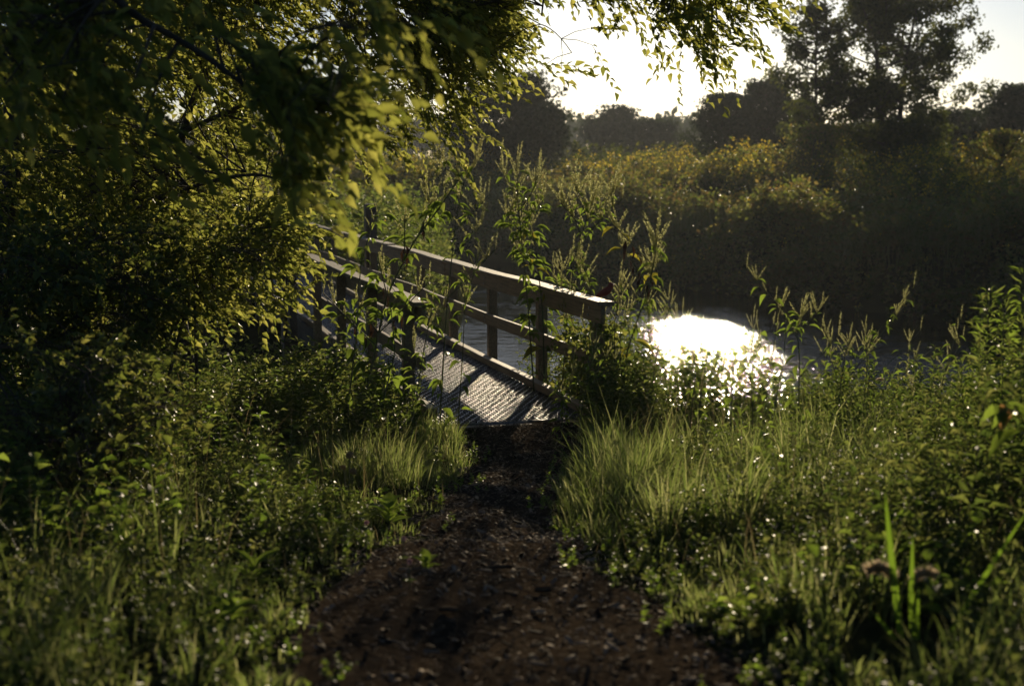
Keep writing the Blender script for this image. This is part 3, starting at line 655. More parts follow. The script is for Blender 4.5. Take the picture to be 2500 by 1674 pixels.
def build_grass():
    parts = []
    tips = []
    def do(P, H, wid, curl0=.9, lean0=.12, azb=None, mname='grass'):
        n = len(P); az = rng.uniform(0, 6.28, n) if azb is None else azb
        V, F, C = blades(P, H, wid, az, np.abs(rng.normal(0, lean0, n)) , rng.uniform(.2, 1, n) * curl0)
        parts.append((V, F, mname)); tips.append(C)
    def clumps(Pc, nb, Hc, rad, wmin, wmax, curl, out=.45):
        n = len(Pc); k = np.repeat(np.arange(n), nb); a = rng.uniform(0, 6.28, len(k)); r = np.sqrt(rng.uniform(0, 1, len(k))) * np.repeat(rad, nb)
        B = Pc[k].copy(); B[:, 0] += np.cos(a) * r; B[:, 1] += np.sin(a) * r; B[:, 2] = ground(B[:, 0], B[:, 1]) - .005
        rel = r / np.repeat(rad, nb); H = Hc[k] * rng.uniform(.35, 1.15, len(k)) * (1.05 - .3 * rel)
        bx = rng.normal(0, .5, n)[k]; az = a + bx * .6 + rng.normal(0, .5, len(k))
        V, F, C = blades(B, H, rng.uniform(wmin, wmax, len(k)), az, np.abs(rng.normal(0, .10, len(k))) + out * rel * rng.uniform(.2, 1, len(k)), rng.uniform(.1, 1, len(k)) * curl)
        parts.append((V, F, 'grass')); tips.append(C)
    # thin carpet
    P = land_pts(13000, 2.8, 13.5); d = dist_path(P); cl = vnoise(P[:, 0], P[:, 1], 1.6, 21)
    H = (.04 + .14 * sstep(0, .7, d)) * (.3 + 1.1 * cl) * rng.uniform(.5, 1.3, len(P)); do(P, H, rng.uniform(.0014, .003, len(P)), 1.5)
    # tussocks everywhere, heights patchy
    P = land_pts(620, 3.0, 12.6, margin=.04); d = dist_path(P); cl = vnoise(P[:, 0], P[:, 1], 1.1, 22)
    clumps(P, 34, (.07 + .24 * sstep(0, .8, d)) * (.35 + 1.2 * cl), rng.uniform(.04, .12, len(P)), .0014, .0036, 1.6)
    # lit tall grass right of the path near the bridge
    P = land_pts(520, 6.4, 11.6, xl=lambda y: path_edges(y)[1] + .05, xr=lambda y: .27 * y + .2, power=1.2); d = dist_path(P); cl = vnoise(P[:, 0], P[:, 1], 1.5, 24)
    clumps(P, 42, low_gap(P) * (.18 + .38 * sstep(0, .4, d)) * (.35 + 1.1 * cl) * rng.uniform(.6, 1.25, len(P)), rng.uniform(.03, .12, len(P)), .0014, .0052, 1.7)
    # tussock at the left corner of the bridge
    P = land_pts(95, 8.8, 11.7, xl=lambda y: path_edges(y)[0] - 1.15, xr=lambda y: path_edges(y)[0] - .05); d = dist_path(P)
    clumps(P, 60, (.14 + .24 * sstep(0, .5, d)) * rng.uniform(.6, 1.2, len(P)), rng.uniform(.05, .13, len(P)), .0014, .003, 1.7)
    # foreground, broader blades
    P = land_pts(190, 2.9, 6.6, margin=.05); d = dist_path(P)
    clumps(P, 26, (.09 + .27 * sstep(.05, .8, d)) * rng.uniform(.45, 1.3, len(P)), rng.uniform(.03, .09, len(P)), .0025, .0068, 1.6, .65)
    # straw coloured dead blades and seed stalks
    P = land_pts(1300, 5, 12.5); d = dist_path(P); H = (.1 + .45 * sstep(0, .6, d)) * rng.uniform(.5, 1.2, len(P)); do(P, H, rng.uniform(.0008, .0016, len(P)), 1.3, .3, mname='straw')
    for mn in ('grass', 'straw'):
        Vs = []; Fs = []; n = 0
        for V, F, m in parts:
            if m == mn: Vs.append(V); Fs.append(F + n); n += len(V)
        o = add('dry_grass' if mn == 'straw' else 'grass', new_mesh(mn, np.concatenate(Vs), np.concatenate(Fs), [M[mn]]), kind='stuff')
        o['label'] = 'pale dry stalks standing among the grass' if mn == 'straw' else 'long dewy grass on both sides of the path'
    # dew drops hanging on blades
    C = np.concatenate(tips); n = 1100; i = rng.integers(0, len(C), n); j = rng.integers(1, 4, n)
    D = C[i, j]; rad = .0006 + .00018 * D[:, 1] * rng.uniform(.2, 1.3, n)
    O = np.array([(1, 0, 0), (-1, 0, 0), (0, 1, 0), (0, -1, 0), (0, 0, 1), (0, 0, -1)], float)
    Fo = np.array([(0, 2, 4), (2, 1, 4), (1, 3, 4), (3, 0, 4), (2, 0, 5), (1, 2, 5), (3, 1, 5), (0, 3, 5)])
    V = D[:, None] + O[None] * rad[:, None, None]; F = Fo[None] + (np.arange(n) * 6)[:, None, None]
    o = add('dew_drops', new_mesh('dew_drops', V.reshape(-1, 3), F.reshape(-1, 3), [M['dew']], True), kind='stuff'); o['label'] = 'dew drops glinting on the grass'
build_grass()
def stalks(P, H, nl, LL, LW, T, lean=.15, up=.35):
    """upright leafy stalks: returns leaf verts and stalk tubes"""
    n = len(P); az = rng.uniform(0, 6.28, n); ln = np.abs(rng.normal(0, lean, n))
    dirv = np.stack([np.cos(az) * np.sin(ln), np.sin(az) * np.sin(ln), np.cos(ln)], -1)
    t = np.linspace(.15, 1, nl)[None] + rng.uniform(-.03, .03, (n, nl))
    Q = P[:, None] + dirv[:, None] * (t * H[:, None])[..., None]
    a = rng.uniform(0, 6.28, (n, 1)) + np.arange(nl)[None] * 2.4
    D = np.stack([np.cos(a), np.sin(a), np.full_like(a, up) + rng.normal(0, .3, (n, nl))], -1)
    N = np.stack([-np.cos(a) * .4, -np.sin(a) * .4, np.ones_like(a)], -1) + rng.normal(0, .35, (n, nl, 3))
    sz = (1.1 - .55 * t) * rng.uniform(.7, 1.2, (n, nl)) * (.6 + .4 * H[:, None] / H.mean())
    V, F = leaves(T, Q.reshape(-1, 3), D.reshape(-1, 3), N.reshape(-1, 3), (LL * sz).ravel(), (LW * sz).ravel())
    # stalks as thin three-sided tubes
    top = P + dirv * H[:, None]; k = 3; th = np.arange(k) * 2.094
    off = np.stack([np.cos(th), np.sin(th), 0 * th], -1) * .0022
    SV = np.concatenate([P[:, None] + off[None], top[:, None] + off[None] * .4], 1)
    SF = np.array([(0, 1, 4), (0, 4, 3), (1, 2, 5), (1, 5, 4), (2, 0, 3), (2, 3, 5)])[None] + (np.arange(n) * 6)[:, None, None]
    return V, F, SV.reshape(-1, 3), SF.reshape(-1, 3)
def undergrowth(name, label, P, H, nl, LL, LW, T, m, lean=.15, up=.35):
    V, F, SV, SF = stalks(P, H, nl, LL, LW, T, lean, up)
    me = new_mesh(name, np.concatenate([V, SV]), np.concatenate([F, SF + len(V)]), [M[m], M['stem']], False, np.concatenate([np.zeros(len(F)), np.ones(len(SF))]))
    o = add(name, me, kind='stuff'); o['label'] = label; return o
P = land_pts(3200, 5.6, 12.6, xr=lambda y: path_edges(y)[0] - .25); P = P[vnoise(P[:, 0], P[:, 1], .9, 52) > .36]; d = dist_path(P)
undergrowth('undergrowth', 'tangled leafy weeds left of the path', P, (.10 + .42 * sstep(.1, 1.3, d)) * rng.uniform(.3, 1.3, len(P)), 20, .07, .014, T_DIA, 'weed_small')
P = land_pts(2400, 5.2, 12.6, xl=lambda y: path_edges(y)[1] + .2); P = P[vnoise(P[:, 0], P[:, 1], .9, 51) + .25 * (P[:, 0] / P[:, 1] > .2) > .5]; d = dist_path(P)
undergrowth('undergrowth', 'mixed leafy weeds along the right bank', P, low_gap(P) * (.12 + .34 * sstep(.1, 1.0, d)) * rng.uniform(.4, 1.3, len(P)), 18, .06, .013, T_DIA, 'weed_small')
P = land_pts(1300, 2.9, 6.6, margin=.03); d = dist_path(P)
undergrowth('ground_cover', 'low broad leaved weeds in the foreground', P, (.05 + .16 * sstep(.0, .7, d)) * rng.uniform(.5, 1.3, len(P)), 12, .05, .017, T_DIA, 'weed_small', .3, .5)
P = land_pts(2600, 3.0, 11, margin=-.16); d = dist_path(P); P = P[(d < .25) & (vnoise(P[:, 0], P[:, 1], 3, 29) + .9 * np.clip(d, -.2, .1) > .42)]; 
undergrowth('ground_cover', 'clover and small leaves fringing the path edges', P, .05 + rng.uniform(0, .07, len(P)), 10, .028, .013, T_OV1, 'weed_leaf', .4, .6)

P = land_pts(1500, 4.6, 12.2, margin=.15); P = P[vnoise(P[:, 0], P[:, 1], 1.1, 53) > .62]; d = dist_path(P)
undergrowth('undergrowth', 'patches of broad leaved weeds among the grass', P, low_gap(P) * (.10 + .34 * sstep(.1, 1.0, d)) * rng.uniform(.4, 1.2, len(P)), 11, .10, .030, T_OV1, 'weed_leaf', .25, .25)
P = land_pts(520, 8.8, 12.4, xl=lambda y: .115 * y + .2, xr=lambda y: .40 * y); d = dist_path(P)
undergrowth('undergrowth', 'taller weeds on the crest of the right bank', P, rng.uniform(.3, .75, len(P)) * (.5 + .9 * vnoise(P[:, 0], P[:, 1], 1.2, 27)) * low_gap(P), 26, .085, .014, T_DIA, 'weed_small', .18, .6)
P = land_pts(330, 5.0, 9.5, xl=lambda y: .27 * y); d = dist_path(P)
undergrowth('undergrowth', 'rank weeds along the right edge of the picture', P, rng.uniform(.3, .75, len(P)) + .6 * sstep(.29, .36, P[:, 0] / P[:, 1]) * rng.uniform(.3, 1, len(P)), 28, .10, .014, T_DIA, 'weed_small', .2, .6)
P = land_pts(330, 10.6, 12.6, xl=lambda y: .55 + 0 * y, xr=lambda y: 1.15 + 0 * y, power=1); P = P[(P[:, 0] > 0.62)]
undergrowth('undergrowth', 'weeds crowding the right corner of the bridge', P, rng.uniform(.2, .6, len(P)), 24, .075, .017, T_DIA, 'weed_small', .2, .4)
P = land_pts(420, 10.0, 12.8, xr=lambda y: -.75 + 0 * y, xl=lambda y: -2.4 + 0 * y, power=1)
undergrowth('undergrowth', 'weeds crowding against the left railing', P, rng.uniform(.18, .6, len(P)), 26, .085, .018, T_DIA, 'weed_small', .2, .35)
q_ = rng.uniform(.98, 2.3, 420); t_ = rng.uniform(1.2, 6.0, 420); x_ = BORG[0] + BPER[0] * q_ + BDIR[0] * t_; y_ = BORG[1] + BPER[1] * q_ + BDIR[1] * t_; z_ = ground(x_, y_)
P = np.column_stack([x_, y_, z_])[z_ > -1.95]
undergrowth('undergrowth', 'light green weeds growing up the bank beside the right railing', P, np.clip(rng.uniform(.15, .75, len(P)) - P[:, 2], .3, 2.3), 34, .085, .017, T_DIA, 'weed_small', .08, .5)
# ------------------------------------------------------------------ individual tall weeds
def lobed_leaf():
    """three-lobed hanging ragweed leaf as one mesh"""
    b = MB()
    for a, s in ((0, 1), (.62, .78), (-.62, .78)):
        V, F = leaves(T_OV, np.array([[.06, 0, 0]]), np.array([[math.cos(a), math.sin(a), -.05]]), np.array([[0, 0, 1.0]]), np.array([s]), np.array([.15 * s + .02])); b.put(V, F)
    V, F = leaves(T_S, np.array([[-.22, 0, .03]]), np.array([[1.0, 0, -.1]]), np.array([[0, 0, 1.0]]), np.array([.32]), np.array([.012])); b.put(V, F)
    return b.mesh('lobed_leaf', [M['weed_leaf']])
def simple_leaf(m='weed_leaf', hw=.19, T=T_OV):
    V, F = leaves(T, np.zeros((1, 3)), np.array([[1.0, 0, 0]]), np.array([[0, 0, 1.0]]), np.array([1.0]), np.array([hw])); return new_mesh('simple_leaf', V, F, [M[m]])
def spike_mesh(bend=.15):
    """flower spike, unit length along +x with many small buds"""
    b = MB(); t = np.linspace(0, 1, 6); b.tube(np.stack([t, 0 * t, -bend * t ** 2], -1), np.linspace(.012, .006, 6), 4)
    n = 70; tt = rng.uniform(.12, 1, n); a = rng.uniform(0, 6.28, n)
    P = np.stack([tt, 0 * tt, -bend * tt ** 2], -1); D = np.stack([.5 + 0 * tt, np.cos(a), np.sin(a)], -1)
    V, F = leaves(T_S, P, D, rnd(n), .062 * (1.2 - .5 * tt), .024); b.put(V, F); return b.mesh('flower_spike', [M['spike']])
ML = {'lobed': lobed_leaf(), 'oval': simple_leaf(), 'lance': simple_leaf('weed_leaf', .11, T_LAN), 'golden': simple_leaf('weed_small', .10, T_LAN), 'yellow': simple_leaf('yellow_leaf', .2), 'dead': simple_leaf('dead_leaf', .10), 'orange': simple_leaf('orange_leaf', .3), 'broad': simple_leaf('weed_leaf', .32)}
SPK = [spike_mesh(.05), spike_mesh(.2)]
def place(name, me, root, p, d, n, s, hw=1.0):
    X = norm(np.asarray(d, float)); Y = norm(np.cross(n, X)); Z = np.cross(X, Y)
    o = bpy.data.objects.new(name, me); COL.objects.link(o); o.parent = root
    o.matrix_local = Matrix(((X[0] * s, Y[0] * s * hw, Z[0] * s, p[0]), (X[1] * s, Y[1] * s * hw, Z[1] * s, p[1]), (X[2] * s, Y[2] * s * hw, Z[2] * s, p[2]), (0, 0, 0, 1))); return o
def weed(name, label, pts, kinds=('oval',), nleaf=16, LL=.11, spikes=6, sl=.09, r0=.007, tip=.35, dead=0, yellow=0, cat='weed', opp=True, up=-.1, droop=.55, base_d=None, t0=.18, group=None, side_br=0):
    """pts: stem as (u, v, depth) pixels from base to top; base is carried down to the ground"""
    if cat == 'weed': nleaf = int(nleaf * 1.4); LL *= 1.45; sl *= 1.9; r0 *= 1.2; spikes = int(spikes * 1.5); side_br = int(side_br * 1.6)
    W = np.array([at(*q) for q in pts]); b = W[0].copy(); gz = float(ground(b[0], b[1]))
    W = np.concatenate([[[b[0], b[1], gz - .02]], W[1:] if b[2] < gz + .05 else W])
    root = thing(name, label, cat, tuple(W[0]), group=group); W = W - W[0]
    t = np.linspace(0, len(W) - 1, (len(W) - 1) * 6 + 1); Q = np.stack([np.interp(t, np.arange(len(W)), W[:, j]) for j in range(3)], -1)
    Q[1:-1] = (Q[:-2] + Q[1:-1] * 2 + Q[2:]) / 4
    tot = len(Q); st = MB(); st.tube(Q, np.linspace(r0, r0 * tip, tot), 6)
    ends = [(Q, 0)]
    for k in range(side_br):
        i = int(tot * rng.uniform(.4, .8)); a = rng.uniform(0, 6.28); L = rng.uniform(.22, .55)
        bq = Q[i] + np.linspace(0, 1, 6)[:, None] * np.array([math.cos(a) * .75, math.sin(a) * .4, .7]) * L; bq[:, 2] += .03 * np.linspace(0, 1, 6) ** 2
        st.tube(bq, np.linspace(r0 * .5, r0 * .3, 6), 5); ends.append((bq, 1))
    add('stem', st.mesh('stem', [M['stem']], True), root)
    for Qe, lvl in ends:
        m = len(Qe); nl = nleaf if lvl == 0 else max(3, nleaf // 4); a = rng.uniform(0, 6.28)
        for k in range(nl):
            f = t0 + (1 - t0) * (k + .5) / nl if lvl == 0 else .25 + .7 * k / nl; x = f * (m - 1); i = int(x); p = Qe[i] + (Qe[min(i + 1, m - 1)] - Qe[i]) * (x - i)
            a += math.pi if k % 2 else 1.75
            d = np.array([math.cos(a), math.sin(a), up - droop * rng.uniform(.1, 1)]) + rng.normal(0, .18, 3)
            n = np.array([0, 0, 1.0]) + norm(np.array([math.cos(a), math.sin(a), 0])) * .6 + rng.normal(0, .3, 3)
            s = LL * rng.uniform(.45, 1.25) * (1.1 - .55 * f if lvl == 0 else .65)
            kd = kinds[rng.integers(0, len(kinds))]; nm = 'leaf'
            if dead and k < dead: kd = 'dead'; d = np.array([.15 * math.cos(a), .15 * math.sin(a), -1]); 
            if yellow and dead <= k < dead + yellow: kd = 'yellow'
            place(nm, ML[kd], root, p + norm(d) * (.02 + (.22 * s if kd == 'lobed' else 0)), d, n, s, rng.uniform(.8, 1.2))
        ns = spikes if lvl == 0 else max(2, spikes // 2)
        for k in range(ns):
            f = 1 - .28 * (k / max(1, ns)) ** 1.2; p = Qe[int(f * (m - 1))]; a = rng.uniform(0, 6.28); sp = .12 + .5 * min(1, k / 3)
            d = np.array([math.cos(a) * sp, math.sin(a) * sp, 1.0]) if k else np.array([.1, 0, 1.0])
            place('flower_spike', SPK[k % 2], root, p, d, np.array([.3, 1, .2]) + rng.normal(0, .3, 3), sl * rng.uniform(.7, 1.25))
    return root
# in front of the bridge, left side
weed('ragweed', 'tall ragweed with thick dark leaning stem crossing the left handrail', [(880, 1010, 10.9), (905, 905, 10.95), (945, 720, 11.0), (1010, 590, 11.0), (1075, 505, 11.0), (1118, 440, 11.0)], ('lobed', 'oval'), 24, .15, 7, .10, .010, dead=3, side_br=4)
weed('ragweed', 'slim ragweed with lobed leaves against the dark post of the far rail', [(850, 990, 10.6), (872, 800, 10.65), (880, 650, 10.7), (905, 560, 10.7), (930, 500, 10.7)], ('lobed', 'lobed', 'oval'), 16, .13, 3, .06, .006)
weed('ragweed', 'drooping ragweed with broad lobed leaves in front of the left railing', [(930, 1000, 10.7), (965, 860, 10.7), (955, 760, 10.7), (945, 700, 10.7)], ('lobed',), 12, .13, 3, .06, .007, yellow=2)
weed('ragweed', 'bushy ragweed standing at the near end of the left handrail', [(1010, 1010, 10.8), (1030, 880, 10.8), (1045, 800, 10.85), (1055, 750, 10.9)], ('lobed', 'oval'), 10, .11, 4, .08, .006, side_br=2)
weed('ragweed', 'ragweed with feathery seed spikes beside the middle of the right handrail', [(1120, 1005, 11.1), (1130, 860, 11.2), (1135, 740, 11.2), (1165, 640, 11.2)], ('oval', 'lance'), 12, .10, 7, .085, .005, side_br=1)
weed('ragweed', 'tall thin ragweed whose pale spikes rise above the bridge centre', [(1075, 1000, 11.2), (1090, 760, 11.3), (1110, 560, 11.3), (1130, 450, 11.3), (1170, 385, 11.3)], ('oval', 'lobed'), 16, .11, 8, .11, .006, side_br=4)
# behind the right railing
weed('ragweed', 'tall ragweed with long spikes just behind the right handrail', [(1305, 1000, 13.2), (1290, 760, 13.2), (1275, 600, 13.2), (1265, 500, 13.2), (1262, 400, 13.2)], ('oval', 'lobed'), 20, .13, 9, .12, .007, side_br=4)
weed('ragweed', 'leafy ragweed with broad hanging leaves over the right handrail', [(1330, 1000, 13.3), (1325, 760, 13.3), (1310, 620, 13.3), (1290, 520, 13.3)], ('oval', 'lobed'), 20, .15, 6, .10, .007, yellow=2, side_br=3)
weed('ragweed', 'ragweed with upswept seed spikes midway along the right railing', [(1370, 1000, 13.0), (1385, 780, 13.0), (1400, 640, 13.0), (1430, 540, 13.0), (1450, 480, 13.0)], ('oval',), 22, .10, 10, .13, .007, side_br=4)
weed('ragweed', 'bushy ragweed just behind the perched bird', [(1440, 960, 12.7), (1445, 780, 12.7), (1440, 690, 12.7), (1415, 620, 12.7)], ('oval', 'lance'), 24, .10, 8, .09, .006, side_br=4)
weed('ragweed', 'bent ragweed with dead hanging leaves right of the bird', [(1525, 960, 12.0), (1530, 860, 12.0), (1560, 770, 12.0), (1585, 700, 12.0), (1600, 620, 12.0), (1602, 580, 12.0)], ('oval', 'lobed'), 18, .15, 11, .12, .008, dead=4, yellow=3, side_br=2)
weed('ragweed', 'low branching ragweed at the edge of the sun glitter', [(1585, 1010, 11.6), (1600, 880, 11.6), (1620, 790, 11.6), (1640, 740, 11.6)], ('lance', 'oval'), 16, .07, 8, .07, .005, side_br=4)
weed('ragweed', 'small spiky ragweed next to the bird end of the handrail', [(1480, 960, 12.2), (1490, 840, 12.2), (1510, 740, 12.2), (1520, 690, 12.2)], ('oval', 'lance'), 16, .085, 7, .08, .005, side_br=3)
# right bank
weed('amaranth', 'slender amaranth with curled seed spikes against the dark river', [(1950, 1210, 9.6), (1950, 1000, 9.7), (1952, 880, 9.8), (1945, 800, 9.8), (1955, 765, 9.8)], ('lance', 'oval'), 18, .10, 8, .075, .005, side_br=3)
weed('amaranth', 'amaranth with short upright spikes right of the tallest spiky weed', [(2040, 1180, 9.8), (2045, 1000, 9.9), (2060, 880, 9.9), (2075, 830, 9.9)], ('lance', 'oval'), 18, .09, 8, .06, .005, side_br=3)
weed('amaranth', 'thin bare-stemmed amaranth rising from the grass before the glitter', [(1880, 1190, 9.3), (1890, 1000, 9.4), (1915, 860, 9.4), (1918, 790, 9.4)], ('lance',), 5, .05, 2, .03, .004)
weed('nettle', 'broad leaved weed silhouetted in the brightest glitter', [(1780, 1160, 10.2), (1785, 1010, 10.3), (1790, 920, 10.3), (1785, 850, 10.3)], ('oval', 'broad'), 16, .075, 3, .05, .005, side_br=2)
weed('nettle', 'round leaved weed at the right side of the glitter', [(1860, 1150, 10.3), (1868, 1000, 10.4), (1880, 900, 10.4), (1890, 855, 10.4)], ('broad', 'oval'), 16, .075, 2, .05, .005, side_br=2)
weed('nettle', 'small weed with lit yellow-green top below the glitter', [(1700, 1130, 10.4), (1705, 1020, 10.5), (1712, 940, 10.5)], ('oval', 'broad'), 12, .06, 2, .04, .004, side_br=1)
weed('bindweed', 'arching vine tip with round leaves pointing up over the dark water', [(2140, 1120, 9.6), (2170, 1000, 9.6), (2200, 920, 9.6), (2240, 880, 9.6), (2285, 845, 9.6)], ('broad',), 20, .06, 0, .05, .004, droop=.2)
weed('bindweed', 'pale leafy vine clump left of the arching vine tip', [(2130, 1130, 9.4), (2140, 1010, 9.4), (2165, 940, 9.4), (2180, 900, 9.4)], ('broad', 'oval'), 20, .06, 0, .05, .004)
for lab, q, kk in (('feathery amaranth rising between the glitter and the tall spiky weed', [(1835, 1170, 9.9), (1838, 1000, 9.9), (1830, 900, 9.9), (1838, 830, 9.9)], ('lance', 'oval')),
                   ('lone spiky amaranth standing left of the arching vine', [(2105, 1160, 9.5), (2108, 1000, 9.5), (2118, 880, 9.5), (2112, 800, 9.5)], ('lance', 'oval')),
                   ('tall leaning weed with reddish thin stem left of the goldenrod', [(2290, 1200, 8.6), (2285, 1050, 8.6), (2300, 930, 8.6), (2345, 780, 8.6)], ('lance',)),
                   ('leafy weed in front of the dark water at mid right', [(2230, 1180, 9.0), (2235, 1050, 9.0), (2225, 960, 9.0)], ('lance', 'oval')),
                   ('bushy weed spilling over the bank right of the leaning ragweed', [(1680, 1080, 11.0), (1690, 990, 11.0), (1700, 900, 11.0), (1690, 820, 11.0)], ('oval', 'lance')),
                   ('spiky weed at the foot of the vine covered rail post', [(1410, 1120, 10.6), (1420, 1000, 10.6), (1440, 900, 10.6), (1455, 830, 10.6)], ('oval', 'lance')),
                   ('low weed in front of the deck corner on the right', [(1370, 1090, 10.9), (1375, 1000, 10.9), (1365, 940, 10.9)], ('oval', 'lobed'))):
    weed('amaranth', lab, q, kk, 15, .075, 6, .055, .0045, side_br=3)
for lab, q in (('tallest goldenrod at the right edge with narrow upswept leaves', [(2490, 1400, 7.2), (2490, 1000, 7.4), (2496, 800, 7.5), (2500, 665, 7.5)]),
               ('goldenrod with a pointed top standing left of the taller right-edge stems', [(2400, 1380, 7.3), (2400, 1050, 7.4), (2405, 850, 7.4), (2418, 710, 7.4)]),
               ('goldenrod between the two tallest stems at the right edge', [(2450, 1400, 7.2), (2445, 1080, 7.3), (2448, 860, 7.3), (2452, 725, 7.3)]),
               ('short goldenrod leaning left below the others at the right', [(2380, 1350, 7.6), (2365, 1120, 7.6), (2350, 980, 7.6), (2345, 880, 7.6)]),
               ('shadowed goldenrod low in the right corner of the bank', [(2470, 1500, 6.6), (2475, 1250, 6.6), (2480, 1100, 6.6)])):
    weed('goldenrod', lab, q, ('golden', 'lance'), 120, .12, 0, .05, .005, up=.75, droop=.3, t0=.12, cat='goldenrod', group='goldenrod stems at the right edge')
# right edge: blurred broad leaves with an orange one
sp = weed('broadleaf_sprig', 'blurred sprig with an orange-brown leaf at the right edge', [(2560, 1500, 5.0), (2540, 1150, 5.0), (2490, 1000, 5.0), (2440, 980, 5.0)], ('broad',), 11, .17, 0, .05, .004, droop=.6, t0=.5, cat='sprig')
place('leaf', ML['orange'], sp, at(2445, 985, 4.98) - np.array(sp.location), (.05, -.1, -1), (.1, -1, .2), .10)['label'] = 'orange-brown withered leaf'

# yellow cone flowers
def daisy(name, label, u, v, d, vb, s=.03, n=9, group=None):
    top = at(u, v, d); g = g3(top[0] + .03, top[1] + .02)
    root = thing(name, label, 'flower', tuple(g), group=group); L = top - g
    b = MB(); b.tube(curve((0, 0, -.02), L, 0, 6, .03), np.linspace(.0035, .002, 6), 5); add('stem', b.mesh('stem', [M['stem']], True), root)
    bm = bmesh.new(); bmesh.ops.create_icosphere(bm, subdivisions=2, radius=s * .33); me = bpy.data.meshes.new('cone'); bm.to_mesh(me); bm.free(); me.materials.append(M['dead_leaf']); add('cone', me, root, tuple(L + (0, 0, s * .1)))
    V, F = leaves(T_LAN, np.zeros((1, 3)), np.array([[1.0, 0, 0]]), np.array([[0, 0, 1.0]]), np.array([1.0]), np.array([.22])); pm = bpy.data.meshes.get('petal') or new_mesh('petal', V, F, [M['yellow']])
    for k in range(n):
        a = 6.283 * k / n + rng.uniform(-.1, .1); place('petal', pm, root, L, (math.cos(a), math.sin(a), -.55), (0, 0, 1.0), s)
    for k in range(5):
        a = rng.uniform(0, 6.28); f = rng.uniform(.2, .75); place('leaf', ML['lance'], root, L * f, (math.cos(a), math.sin(a), .1), (0, 0, 1.0), .07)
daisy('coneflower', 'drooping yellow coneflower among the goldenrod', 2437, 870, 7.0, 1300, .034)
daisy('coneflower', 'small yellow flower at the left rim of the sun glitter', 1658, 838, 11.3, 1000, .026)
daisy('coneflower', 'tiny yellow flower on the bank below the spiky amaranth', 2055, 920, 9.7, 1100, .018)
daisy('coneflower', 'yellow bloom beside the curled foxtail on the right bank', 2122, 922, 9.5, 1100, .02)

# foxtail grass in the right foreground: broad blades and bristly nodding heads
M['bristle'] = leaf_mat('bristle', [(.30, .22, .12), (.36, .27, .15)], [(.85, .70, .48), (.9, .76, .55)], .65, .6, .3)
def seed_head():
    b = MB(); t = np.linspace(0, 1, 10); ang = t * 2.1; P = np.stack([np.cumsum(np.sin(ang)) / 10, 0 * t, np.cumsum(np.cos(ang)) / 10], -1)
    b.tube(P, .10 * np.sin(np.clip(t * .85 + .12, 0, 1) * math.pi) ** .6 + .01, 8)
    n = 900; k = rng.uniform(0, 9, n); i = k.astype(int); Q = P[i] + (P[np.minimum(i + 1, 9)] - P[i]) * (k - i)[:, None]; T_ = norm(P[np.minimum(i + 1, 9)] - P[np.maximum(i - 1, 0)])
    D = norm(np.cross(T_, rnd(n))) + T_ * .6; V, F = leaves(T_S, Q, D, rnd(n), rng.uniform(.17, .28, n), .010); b.put(V, F); return b.mesh('seed_head', [M['bristle']])
SH = seed_head()
def foxtail(label, u, v, d, heads, bl, group=None):
    g = at(u, v, d); g = g3(g[0], d); root = thing('foxtail_grass', label, 'grass', tuple(g), group=group)
    for hu, hv, fl, s in heads:
        top = at(hu, hv, d) - g; b = MB(); b.tube(curve((0, 0, -.01), top, .0, 7, .02), np.linspace(.003, .0015, 7), 5); add('stalk', b.mesh('stalk', [M['stem']], True), root)
        place('seed_head', SH, root, top, (fl, 0, 0), (0, 0, 1.0), s)
    for (u0, v0, u1, v1, w_) in bl:
        a = at(u0, v0, d) - g; a[2] = max(a[2], -.02); c = at(u1, v1, d - .1) - g; n = 9; t = np.linspace(0, 1, n)
        Pm = a + (c - a) * t[:, None]; Pm[:, 1] -= .05 * t ** 2; wv = w_ * np.sin(np.clip(.25 + t * .75, 0, 1) * math.pi) ** .7; sd = norm(np.cross(c - a, [0, 1, 0]) + np.array([0, rng.uniform(-.5, .5) * .3, 0]))
        V = np.concatenate([Pm - sd * wv[:, None], Pm + np.array([0, .004, 0]), Pm + sd * wv[:, None]]); i = np.arange(n - 1)
        bb = MB(); bb.put(V, np.concatenate([np.stack([i, i + 1, i + 1 + n, i + n], -1), np.stack([i + n, i + n + 1, i + 1 + 2 * n, i + 2 * n], -1)])); add('blade', bb.mesh('blade', [M['grass_blade']], True), root)
M['grass_blade'] = leaf_mat('grass_blade', [(.05, .11, .02), (.06, .12, .02)], [(.2, .34, .03), (.22, .36, .03)], .5, .35, .5)
foxtail('foxtail grass clump with tall bright blades and nodding heads in the right foreground', 2215, 1674, 4.5, [(2180, 1425, -1, .12), (2228, 1430, 1, .10)], [(2200, 1640, 2150, 1185, .011), (2225, 1640, 2218, 1290, .010), (2300, 1640, 2500, 1230, .010), (2240, 1600, 2232, 1420, .009), (2195, 1660, 2120, 1480, .008), (2330, 1674, 2440, 1500, .008)])
foxtail('pale curled foxtail beside the yellow bloom on the right bank', 2160, 1150, 9.6, [(2140, 935, 1, .06)], [(2150, 1120, 2120, 950, .006), (2160, 1120, 2190, 980, .006)])
foxtail('foxtail with one drooping head at the right border of the mulch', 1690, 1450, 5.6, [(1690, 1370, -1, .03)], [(1690, 1440, 1720, 1350, .006), (1700, 1440, 1650, 1380, .006)])

